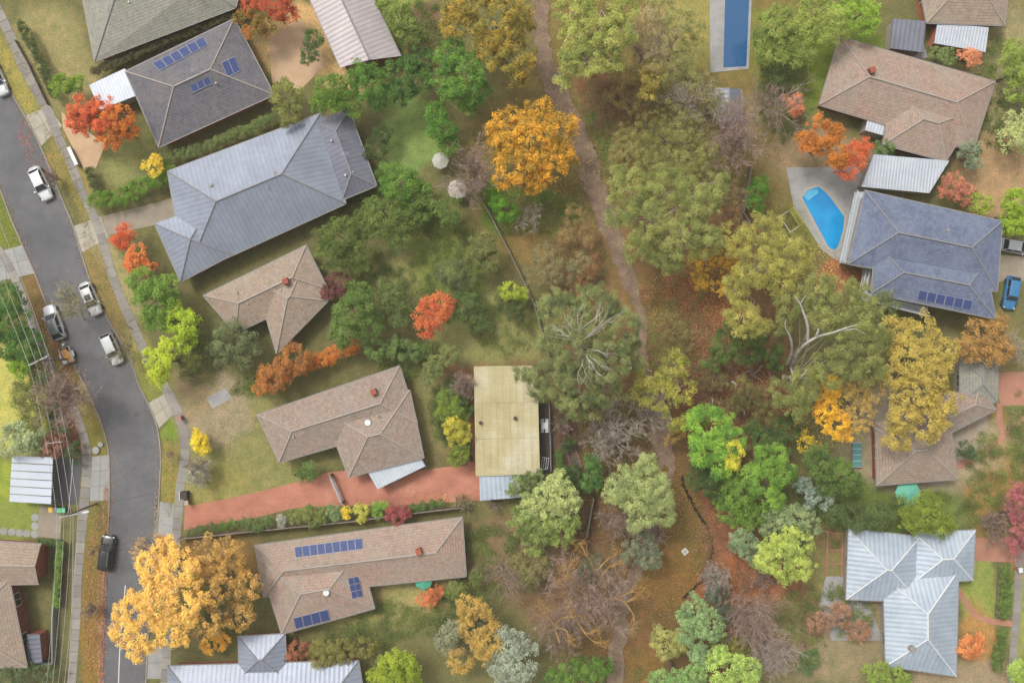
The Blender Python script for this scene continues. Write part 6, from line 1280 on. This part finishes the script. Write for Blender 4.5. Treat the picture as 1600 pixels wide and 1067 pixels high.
GT = [
 ('brownish green tree in the dry garden below the pale lime tree', [(830, 900, 22, 5), (812, 880, 18, 4), (845, 880, 18, 4)], (110, 104, 64), (128, 118, 70)),
 ('dark green tree on the top edge right of the mauve roof', [(625, 25, 24, 5), (640, 50, 20, 4.5), (610, 5, 18, 4)], (104, 120, 56), (124, 140, 60)),
 ('olive tree north of the yellow-roofed lot', [(700, 555, 18, 3.6), (680, 570, 16, 3.6), (668, 590, 14, 3.5)], (108, 116, 66), (126, 132, 72)),
 ('dull green tree between the maroon shrub and the red maple', [(618, 470, 24, 4.5), (628, 495, 18, 4), (605, 450, 16, 4)], (86, 100, 54), (106, 118, 60)),
 ('green tree against the reserve fence beside the lower parasol', [(752, 385, 22, 5), (765, 405, 18, 4), (745, 405, 16, 4)], (98, 104, 58), (118, 120, 64)),
 ('dark olive tree in the yard between the lawn and the tan roof', [(600, 345, 28, 5), (620, 365, 24, 4.5), (585, 330, 20, 4)], (88, 104, 50), (108, 124, 56)),
 ('green shrub in the garden corner above the maple forecourt', [(98, 136, 20, 3), (120, 132, 14, 3)], (96, 124, 44), (128, 150, 50)),
 ('yellow bush left of the blue-grey roof top corner', [(240, 262, 15, 3), (244, 250, 9, 3)], (200, 168, 52), None),
 ('dark red tree on the top edge right of the grey roof', [(432, 8, 24, 5), (448, 18, 18, 4), (395, 6, 18, 4)], (164, 78, 54), (180, 92, 58)),
 ('olive and orange tree on the top edge left of the dark red one', [(392, 34, 24, 4), (415, 40, 16, 4)], (120, 100, 48), (170, 96, 44)),
 ('dark green shrub in the courtyard below the dark red tree', [(488, 62, 16, 3), (482, 88, 14, 3)], (74, 96, 52), None),
 ('olive tree at the left end of the green belt', [(445, 152, 26, 4), (455, 178, 18, 4)], (112, 116, 60), None),
 ('bright green tree in the belt above the blue-grey roof', [(520, 142, 28, 6), (545, 160, 24, 5), (505, 160, 18, 5)], (88, 118, 44), (108, 138, 50)),
 ('deep green tree in the middle of the belt', [(580, 132, 34, 6), (600, 155, 22, 5), (562, 118, 20, 5)], (76, 108, 44), (94, 124, 50)),
 ('dark green tree at the right end of the belt', [(638, 122, 34, 6), (655, 98, 22, 5), (628, 145, 20, 5)], (64, 94, 44), (82, 112, 50)),
 ('green tree bordering the lawn right side', [(692, 200, 22, 5), (700, 225, 16, 4), (680, 178, 18, 5)], (74, 112, 42), (92, 130, 48)),
 ('round green tree below the lawn', [(625, 290, 30, 5), (650, 300, 22, 4), (608, 270, 18, 4)], (84, 116, 46), (100, 134, 50)),
 ('dark bushes east of the dark metal roof', [(588, 232, 20, 3), (600, 210, 14, 3)], (66, 82, 46), None),
 ('dark olive tree right of the tan roof top', [(530, 370, 36, 6), (560, 395, 28, 5), (515, 400, 24, 5), (570, 355, 22, 5)], (82, 98, 46), (100, 114, 52)),
 ('dark green tree behind the fence north of the pale garden', [(660, 320, 26, 4), (700, 330, 24, 4), (640, 340, 20, 4)], (84, 104, 48), (104, 122, 56)),
 ('round green tree right of the orange hedge', [(552, 490, 34, 6), (535, 520, 24, 5), (575, 510, 24, 5), (560, 460, 22, 5)], (84, 106, 50), (102, 124, 56)),
 ('maroon shrub beside the tan tiled house', [(530, 440, 18, 3), (515, 455, 14, 3)], (108, 66, 66), None),
 ('round orange red maple in the middle gardens', [(672, 490, 26, 6), (690, 478, 20, 6), (665, 512, 16, 5)], (184, 90, 58), (190, 116, 60)),
 ('dark green bush right of the orange red maple', [(728, 480, 26, 4), (745, 500, 20, 3)], (78, 94, 52), None),
 ('blue green bush above the orange red maple', [(705, 430, 24, 4), (725, 445, 18, 3)], (88, 98, 62), None),
 ('small lime tree beside the reserve fence', [(798, 455, 16, 4), (812, 462, 12, 3)], (136, 150, 44), (152, 166, 50)),
 ('dark bush under the small lime tree', [(805, 485, 18, 3), (788, 475, 12, 3)], (72, 82, 46), None),
 ('low green shrub row south of the round green tree', [(590, 545, 20, 2.5), (625, 545, 20, 2.5), (652, 550, 16, 2.5)], (92, 112, 60), None),
 ('bright green tree in the pocket above the reserve fence', [(790, 330, 18, 3), (776, 318, 12, 3)], (88, 132, 40), None),
 ('green tree below the scarlet shrubs on the west side', [(240, 470, 34, 6), (262, 452, 24, 5), (225, 440, 24, 5), (250, 500, 24, 5)], (94, 124, 50), (116, 144, 54)),
 ('bright lime tree right of the green street-side tree', [(285, 508, 26, 6), (290, 530, 20, 5), (272, 490, 18, 5)], (136, 158, 42), (156, 174, 46)),
 ('lime yellow tree beside the footpath above the second driveway', [(248, 568, 26, 6), (262, 545, 20, 5), (250, 590, 14, 4)], (150, 164, 44), (170, 180, 48)),
 ('scarlet shrub by the side driveway', [(196, 366, 18, 3.5), (186, 378, 12, 3)], (184, 84, 52), (200, 104, 56)),
 ('orange shrub just below the scarlet one', [(215, 398, 16, 3.5), (228, 418, 15, 3), (208, 412, 14, 3)], (192, 102, 56), (206, 130, 60)),
 ('dark olive tree left of the tan roof', [(365, 530, 30, 5), (385, 550, 24, 4), (350, 550, 22, 4)], (94, 104, 68), (110, 118, 76)),
 ('dark bush under the lime yellow tree', [(300, 560, 20, 3), (310, 535, 16, 3)], (92, 100, 50), None),
 ('green bush at the bend of the red driveway', [(487, 733, 14, 2.5), (478, 742, 9, 2)], (84, 104, 52), None),
 ('lime green round tree on the bottom edge', [(622, 1040, 32, 5), (640, 1055, 24, 4), (600, 1055, 22, 4)], (126, 142, 40), (142, 158, 46)),
 ('dark olive bush left of the bottom lime tree', [(505, 1020, 24, 3), (540, 1015, 20, 3), (570, 1010, 18, 3)], (112, 108, 56), None),
 ('ochre tree in the southern gardens', [(745, 975, 32, 6), (760, 1005, 28, 6), (735, 950, 22, 5), (720, 1030, 20, 4)], (160, 132, 68), (184, 148, 66)),
 ('blue grey tree right of the ochre one on the bottom', [(795, 1005, 30, 6), (812, 1035, 30, 6), (785, 1040, 24, 5)], (138, 146, 124), (152, 160, 138)),
 ('grey green small tree left of the ochre one', [(705, 985, 20, 4), (698, 1005, 16, 3)], (122, 124, 98), None),
 ('rusty orange bush on the patio edge of the solar-panelled house', [(668, 935, 16, 2.5), (682, 925, 12, 2)], (176, 104, 66), None),
 ('green bush below the patio parasol', [(712, 920, 16, 3), (745, 900, 14, 3)], (96, 110, 56), None),
 ('reddish brown bush left of the bottom dark olive one', [(470, 1015, 16, 2), (452, 1022, 12, 2)], (140, 88, 66), None),
 ('dark green tree on the left edge above the yellowish lawn', [(20, 505, 34, 5), (45, 540, 28, 5), (10, 540, 28, 4), (15, 465, 24, 4)], (66, 98, 44), (84, 116, 48)),
 ('bright green shrub beside the upper power pole', [(30, 572, 18, 3), (20, 562, 12, 3)], (108, 142, 40), None),
 ('grey green tree at the left above the white carport', [(40, 680, 26, 4), (20, 690, 22, 4), (58, 690, 14, 3)], (136, 148, 104), (156, 166, 120)),
 ('olive brown bush below the bare street tree', [(55, 650, 22, 3.5), (45, 625, 16, 3)], (108, 110, 60), None),
 ('reddish brown shrub above the carport corner', [(78, 700, 18, 2.5), (92, 690, 14, 2)], (142, 98, 84), None),
 ('dark green shrub row right of the bare street tree foot', [(70, 590, 12, 2), (84, 645, 12, 2), (98, 672, 10, 2), (112, 705, 9, 2)], (74, 88, 58), None),
 ('dark green bushes on the bottom left edge', [(40, 1052, 22, 2.5), (10, 1055, 22, 2.5), (72, 1050, 14, 2)], (84, 98, 62), None),
 # east
 ('olive green tree at top right of the lap pool', [(1215, 40, 34, 6), (1240, 80, 30, 6), (1200, 80, 22, 5)], (110, 124, 56), (132, 144, 66)),
 ('yellowish green tree on the top edge right of it', [(1275, 20, 32, 6), (1300, 45, 26, 6), (1255, 45, 22, 6)], (126, 138, 62), (148, 158, 72)),
 ('bright green tree above the pink tiled roof', [(1345, 30, 26, 5), (1325, 15, 22, 5), (1360, 15, 16, 5)], (116, 144, 48), (136, 162, 54)),
 ('dark green understorey bush left of the pink tiled house', [(1210, 110, 22, 3), (1190, 60, 16, 3)], (82, 100, 54), None),
 ('rusty bush between dark shed and pink tiled house', [(1238, 162, 16, 2.5), (1245, 172, 10, 2)], (188, 118, 84), None),
 ('orange brown maple right of the leafless trees', [(1285, 212, 30, 6), (1310, 235, 26, 6), (1265, 225, 20, 5)], (168, 104, 44), (190, 116, 44)),
 ('scarlet maple touching the orange brown one', [(1338, 240, 22, 5), (1325, 262, 18, 5), (1350, 228, 12, 4)], (184, 90, 56), (194, 104, 60)),
 ('small green bush below the pink tiled roof', [(1385, 228, 14, 2.5), (1376, 234, 10, 2)], (94, 116, 66), None),
 ('rounded bright green bush behind the bending fence', [(1185, 300, 16, 3.5), (1180, 318, 14, 3), (1190, 288, 14, 3)], (78, 116, 42), (96, 134, 46)),
 ('terracotta coloured shrub right of the white pavilion', [(1490, 292, 22, 3), (1505, 305, 18, 3)], (166, 104, 82), None),
 ('grey green bush right of the pink tiled roof', [(1515, 240, 18, 3), (1522, 258, 12, 2.5)], (110, 124, 98), None),
 ('lime bush right of the terracotta shrub', [(1532, 318, 18, 3.5), (1520, 308, 12, 3)], (132, 146, 54), None),
 ('lime green tree on the right edge above the silver car', [(1590, 320, 26, 5), (1585, 350, 22, 5), (1575, 335, 16, 4)], (122, 146, 40), (142, 162, 46)),
 ('pale green tree on the right edge above the lime one', [(1580, 215, 26, 4), (1590, 195, 22, 4)], (150, 156, 96), (166, 172, 108)),
 ('green tree on the right edge near the top', [(1592, 110, 26, 5), (1585, 85, 22, 5), (1590, 140, 20, 4)], (120, 138, 58), None),
 ('orange leaved shrub under the white lean-to', [(1520, 90, 14, 2.5), (1505, 84, 10, 2)], (192, 126, 90), None),
 ('green shrub left of the orange leaved one under the lean-to', [(1478, 88, 14, 2.5), (1462, 84, 10, 2)], (104, 120, 66), None),
 ('wide yellow tree over the greyish roof on the right', [(1420, 560, 34, 9), (1455, 580, 30, 9), (1430, 610, 36, 9), (1400, 590, 24, 9), (1470, 630, 28, 8), (1450, 660, 30, 8), (1410, 650, 28, 8), (1400, 520, 26, 8), (1440, 520, 30, 8), (1475, 550, 22, 8), (1400, 685, 22, 7)], (158, 140, 66), (180, 156, 70)),
 ('orange brown tree below the solar end of the navy roof', [(1535, 530, 32, 5), (1560, 545, 24, 5), (1515, 545, 22, 5), (1555, 505, 20, 4)], (150, 116, 66), (172, 130, 62)),
 ('dark bush beside the curved brick path', [(1508, 702, 14, 2.5), (1518, 712, 10, 2)], (74, 92, 58), None),
 ('olive green rounded tree above the pale blue roof', [(1445, 805, 32, 5), (1470, 820, 22, 5), (1420, 800, 24, 5), (1450, 785, 20, 5)], (108, 122, 44), (124, 138, 50)),
 ('dark green hedge trees between the two lower right houses', [(1300, 800, 20, 4), (1335, 808, 22, 4), (1370, 805, 22, 4), (1395, 795, 20, 4)], (78, 94, 52), None),
 ('bright orange bush on the lawn right of the pale blue roof', [(1515, 1010, 20, 2.5), (1528, 1000, 12, 2)], (188, 118, 70), None),
 ('green bush near the bottom left of the pale blue roof', [(1262, 1030, 18, 3), (1256, 1042, 12, 2.5)], (84, 104, 60), None),
 ('lime bush on the bottom edge under the pale blue roof', [(1370, 1055, 22, 3), (1395, 1060, 18, 3), (1410, 1062, 14, 2.5)], (116, 136, 56), None),
 ('rust brown shrubs on the terrace left of the pale blue roof', [(1310, 960, 22, 2.5), (1340, 985, 20, 2.5), (1280, 975, 18, 2)], (140, 106, 84), None),
 ('lime green tree on the bottom right corner', [(1592, 1048, 18, 4), (1600, 1062, 14, 3)], (134, 156, 68), None),
]
for lab, lo, c_, c2 in GT:
    big = lo[0][2] > 19 and lo[0][3] >= 3.5
    if big: tree(lab, lo, c_, c2, group=GY, leaf=.34, clump=.6, twigs=2)
    else: shrub(lab, lo, c_, c2, group=GS, leaf=.27, clump=.42)
tree('dark red leaved tree on the right edge above the brick driveway', [(1592, 790, 24, 5), (1598, 830, 26, 5), (1590, 762, 14, 4), (1585, 850, 14, 4)], (146, 82, 84), (166, 96, 98), (104, 66, 70), group=GY, leaf=.26, clump=.45, gap=.2)
bare('round bare brown shrub between olive tree and dark red tree', 1560, 822, 26, 4, 'bark_grey', name='bare_shrub', cat='shrub', group=GS, n=11, depth=4, twig='twig', r0=.05)
bare('pale bare tree on the right edge above the brick driveway bend', 1596, 550, 24, 5, 'bark_grey', group=GB, n=9, depth=3, twig='bark_grey')
bare('pink brown leafless tree over the southern gardens', 790, 900, 50, 6, 'bark_pink', group=GB, n=10, depth=3, twig='twig')

# --- extra thin canopy of the reserve
for lab, lo, c1, c2, c3 in (
    ('hazy olive wattle directly above the broad gum crown', [(1075, 200, 26, 5), (1110, 225, 24, 5), (1060, 260, 26, 5), (1095, 270, 24, 5)], (124, 122, 66), (142, 138, 80), (92, 90, 52)),
    ('thin brownish olive tree left of the bending fence', [(1135, 280, 22, 6), (1150, 310, 20, 6), (1130, 325, 18, 6), (1145, 340, 14, 5)], (112, 100, 66), (130, 116, 78), (84, 74, 54)),
    ('thin olive sapling group in the middle of the sloping grass', [(975, 215, 20, 4), (990, 245, 22, 4), (960, 240, 14, 3)], (126, 124, 66), (144, 140, 80), (94, 94, 52)),
    ('tawny sapling left of the path opposite the broad gum crown', [(900, 345, 24, 4), (915, 370, 20, 4), (885, 370, 16, 3)], (134, 110, 68), (150, 124, 78), (98, 82, 56)),
    ('grey olive wattle between the path and the reserve fence', [(855, 405, 26, 4), (880, 425, 24, 4), (840, 430, 20, 4), (905, 410, 18, 4)], (122, 116, 78), (138, 132, 90), (92, 86, 62)),
    ('rust brown shrubby regrowth left of the path bend', [(905, 440, 20, 3), (925, 415, 18, 3), (915, 460, 14, 3)], (132, 94, 60), (148, 108, 68), (94, 70, 50)),
    ('olive wattle left of the log pile', [(1055, 520, 20, 4), (1045, 500, 16, 3), (1070, 540, 16, 3)], (114, 106, 62), (130, 122, 70), (84, 80, 50)),
    ('thin yellow olive tree below the yellow play frame', [(1236, 384, 22, 5), (1248, 406, 18, 5), (1262, 430, 16, 4), (1222, 384, 14, 4)], (124, 122, 62), (144, 138, 74), (90, 92, 50)),
    ('olive wattle above the round lime green tree', [(1105, 600, 16, 3), (1125, 598, 16, 3), (1092, 585, 12, 3)], (100, 92, 56), (116, 106, 64), (74, 70, 46)),
    ('sparse wattle under the long pale dead trunk', [(1110, 150, 20, 5), (1130, 170, 18, 5), (1100, 130, 18, 5)], (118, 116, 68), (136, 132, 80), (86, 86, 54)),
    ('thin olive tree on the east side of the big white-limbed gum', [(1385, 480, 26, 6), (1400, 520, 22, 6), (1374, 476, 18, 6)], (104, 112, 62), (122, 130, 72), (76, 84, 50))):
    tree(lab, lo, c1, c2, c3, group=GR, leaf=.19, clump=.42, gap=.45, dens=.55, twigs=2, r0=.09)
undergrowth('garden_groundcover', [(560, 320, 60, 50, 110), (640, 330, 60, 40, 130), (700, 420, 60, 80, 160), (600, 450, 40, 60, 70), (640, 560, 60, 30, 110), (770, 880, 60, 60, 140), (330, 950, 50, 60, 110), (600, 970, 60, 30, 70), (700, 960, 40, 50, 90), (1290, 960, 80, 50, 120), (1230, 150, 40, 70, 130), (1540, 750, 30, 80, 80), (1560, 150, 40, 90, 110),
    (660, 60, 40, 60, 110), (530, 215, 60, 20, 20), (310, 560, 40, 40, 60), (60, 620, 40, 60, 80), (1260, 800, 90, 60, 140), (1590, 700, 16, 90, 50), (390, 600, 30, 20, 30), (700, 640, 26, 50, 60), (480, 740, 20, 8, 10), (790, 500, 50, 60, 60), (560, 1000, 60, 20, 60), (1440, 790, 80, 20, 60)], ((98, 110, 56), (122, 132, 64), (68, 80, 44)), leaf=.16, seed=23, rmax=1.1)
undergrowth('undergrowth', [(1000, 200, 90, 150, 420), (1080, 240, 80, 80, 260), (900, 380, 70, 90, 300), (1060, 480, 60, 90, 160), (1215, 385, 48, 60, 200), (960, 690, 60, 60, 120), (1170, 660, 90, 60, 200), (990, 1000, 40, 80, 80), (820, 340, 50, 30, 120)], ((120, 114, 64), (140, 130, 76), (90, 86, 52)), seed=21)
undergrowth('brown_undergrowth', [(960, 170, 50, 50, 160), (1110, 330, 70, 60, 220), (900, 420, 50, 60, 180), (1150, 600, 80, 60, 260), (1060, 560, 70, 70, 120), (900, 880, 100, 110, 380), (1140, 860, 50, 110, 260), (1200, 960, 90, 70, 260), (1180, 700, 70, 50, 120), (940, 700, 70, 60, 160)], ((128, 98, 72), (146, 114, 84), (92, 72, 58)), seed=22)

# --- logs, sticks, litter, grass
def log(a, b, r_, label, mat='bark_grey'):
    A, B = P(*a) + Vector((0, 0, r_ + .1)), P(*b) + Vector((0, 0, r_ + .15)); mid = A.lerp(B, .5) + Vector((random.uniform(-.1, .1), random.uniform(-.1, .1), .05))
    mb = MB(); mb.tube([A, mid, B], [r_, r_ * .85, r_ * .6], 7); o = mb.build('fallen_log', M[mat], None, smooth=False, loc=tuple(A)); tag(o, label, 'log', 'fallen logs on the litter')
for a, b, r_, lab in (((1161, 566), (1184, 561), .12, 'fallen log uppermost in the red brown litter'), ((1136, 573), (1152, 584), .1, 'short fallen log at the left end of the log pile'), ((1150, 590), (1172, 578), .12, 'fallen log crossing the middle of the pile'),
    ((1176, 585), (1190, 570), .12, 'pinkish fallen log leaning to the upper right in the pile'), ((1172, 584), (1192, 596), .1, 'fallen log sloping down right below the pinkish one'), ((1200, 580), (1206, 598), .1, 'single upright-lying log right of the pile'),
    ((1118, 575), (1110, 612), .08, 'long thin branch lying left of the log pile'), ((1112, 622), (1112, 632), .1, 'short pale stub directly above the lime green round tree'), ((1158, 638), (1163, 648), .14, 'short pale log under the low olive growth'),
    ((982, 568), (998, 571), .14, 'white fallen limb beside the feathery gum crown'), ((1010, 576), (1018, 580), .1, 'small white fallen limb right of the longer one'), ((1024, 628), (1038, 648), .08, 'pale branch lying across the upper end of the dark path'),
    ((1142, 596), (1150, 602), .16, 'pale broken stump piece below the log pile'), ((1128, 205), (1108, 165), .12, 'long pale dead trunk lying down the slope near the shed')):
    log(a, b, r_, lab, 'bark_pale' if 'pale' in lab or 'white' in lab else 'bark_pink')
def litter(name, patches, cols, size, kind_mat=None, z=.05, seed=1):
    r_ = np.random.default_rng(seed); pos = []
    for (cx, cy, rx, ry, n, ang) in patches:
        n = int(n); a = r_.uniform(0, 2 * np.pi, n); q = np.minimum(r_.uniform(0, 1, n) ** .5 + np.abs(r_.normal(0, .12, n)), 1.6)
        x = np.cos(a) * q * rx; y = np.sin(a) * q * ry; ca, sa = math.cos(math.radians(ang)), math.sin(math.radians(ang))
        X = cx + x * ca - y * sa; Y = cy + x * sa + y * ca; pos.append(np.stack([(X - 800) / S, (533.5 - Y) / S, np.full(n, z)], 1))
    pos = np.concatenate(pos); pos[:, 2] += r_.uniform(0, .05, len(pos)); n = len(pos)
    nn = r_.normal(size=(n, 3)) * .35 + np.array([0, 0, 1])
    o = leaves_mesh(name, pos, nn, size * r_.uniform(.6, 1.4, n), r_.uniform(0, 1, n), leafmat(*cols), .7); o['kind'] = 'stuff'; return o
litter('fallen_leaves', [(1080, 470, 70, 60, 5200, 0), (1130, 420, 40, 40, 2200, 0), (1150, 515, 30, 20, 900, 0), (1190, 580, 50, 34, 3600, 0), (1160, 660, 80, 40, 2200, 0), (1060, 560, 60, 60, 1800, 0), (1270, 450, 70, 50, 1200, 0), (1310, 425, 24, 20, 700, 0),
    (158, 980, 5, 110, 1800, 0), (150, 930, 16, 120, 3000, 3), (166, 800, 5, 40, 500, 0), (20, 470, 8, 30, 100, -20), (1525, 720, 30, 60, 500, 0), (1060, 860, 60, 110, 1800, 0), (1130, 830, 24, 80, 1200, -18), (1175, 910, 60, 30, 2600, 0), (90, 560, 16, 60, 500, -22)],
    ((160, 108, 72), (196, 146, 96), (110, 76, 58)), .12, z=.14, seed=2)
litter('fallen_yellow_leaves', [(250, 900, 30, 50, 500, 0), (1290, 650, 60, 50, 900, 0), (244, 810, 2, 40, 40, 0), (830, 240, 90, 80, 500, 0), (1240, 420, 70, 40, 900, 0), (725, 780, 60, 10, 120, 0)], ((200, 160, 60), (226, 190, 86), (160, 130, 60)), .15, z=.14, seed=3)
litter('fallen_red_leaves', [(48, 245, 8, 40, 160, -24), (40, 205, 10, 20, 90, 0), (72, 262, 10, 20, 100, 0), (1590, 850, 14, 50, 500, 0), (105, 640, 8, 60, 300, -22), (160, 1000, 6, 80, 400, 0)], ((178, 96, 80), (200, 124, 104), (130, 76, 70)), .14, z=.06, seed=4)
def alongkerb(pts, n, off):
    q = resample(smooth(pts), 60); o = edge_offset(q, off); return [(p[0], p[1], 3.2, 8, n, 0) for p in o if -20 < p[1] < 1090]
litter('kerb_leaves', alongkerb(EAST, 34, 2.2) + alongkerb(WEST, 40, -2.2) + [(600, 784, 70, 5, 260, -3), (400, 800, 80, 5, 200, -12), (680, 776, 50, 8, 240, 0), (739, 690, 3, 60, 160, 0), (290, 865, 20, 20, 160, 0), (205, 960, 14, 60, 120, 0), (793, 730, 40, 5, 60, 0)], ((142, 104, 76), (176, 132, 86), (92, 70, 58)), .11, z=.03, seed=9)
litter('grass', [(800, 335, 36, 30, 4200, 0), (862, 330, 44, 26, 2600, 0), (935, 195, 12, 60, 2400, -12), (1010, 210, 60, 60, 2200, 0), (1080, 240, 60, 50, 2200, 0), (1230, 350, 36, 40, 1800, 0), (1045, 870, 50, 100, 3600, 0), (1040, 540, 26, 60, 1800, 0), (1240, 400, 34, 40, 1600, 0), (1530, 920, 20, 40, 800, 0),
    (25, 120, 18, 70, 1400, -22), (105, 280, 12, 80, 1500, -22), (155, 420, 12, 60, 900, -22), (12, 345, 14, 40, 700, -20), (145, 860, 12, 70, 1200, 3), (138, 1000, 14, 90, 1400, 3), (264, 740, 9, 60, 900, 0), (385, 700, 70, 50, 1500, 0), (640, 200, 40, 50, 1200, 0), (900, 380, 60, 60, 1400, 0)],
    ((112, 112, 66), (138, 132, 88), (84, 90, 52)), .11, z=.05, seed=5)
print('leaf quads', NL[0])
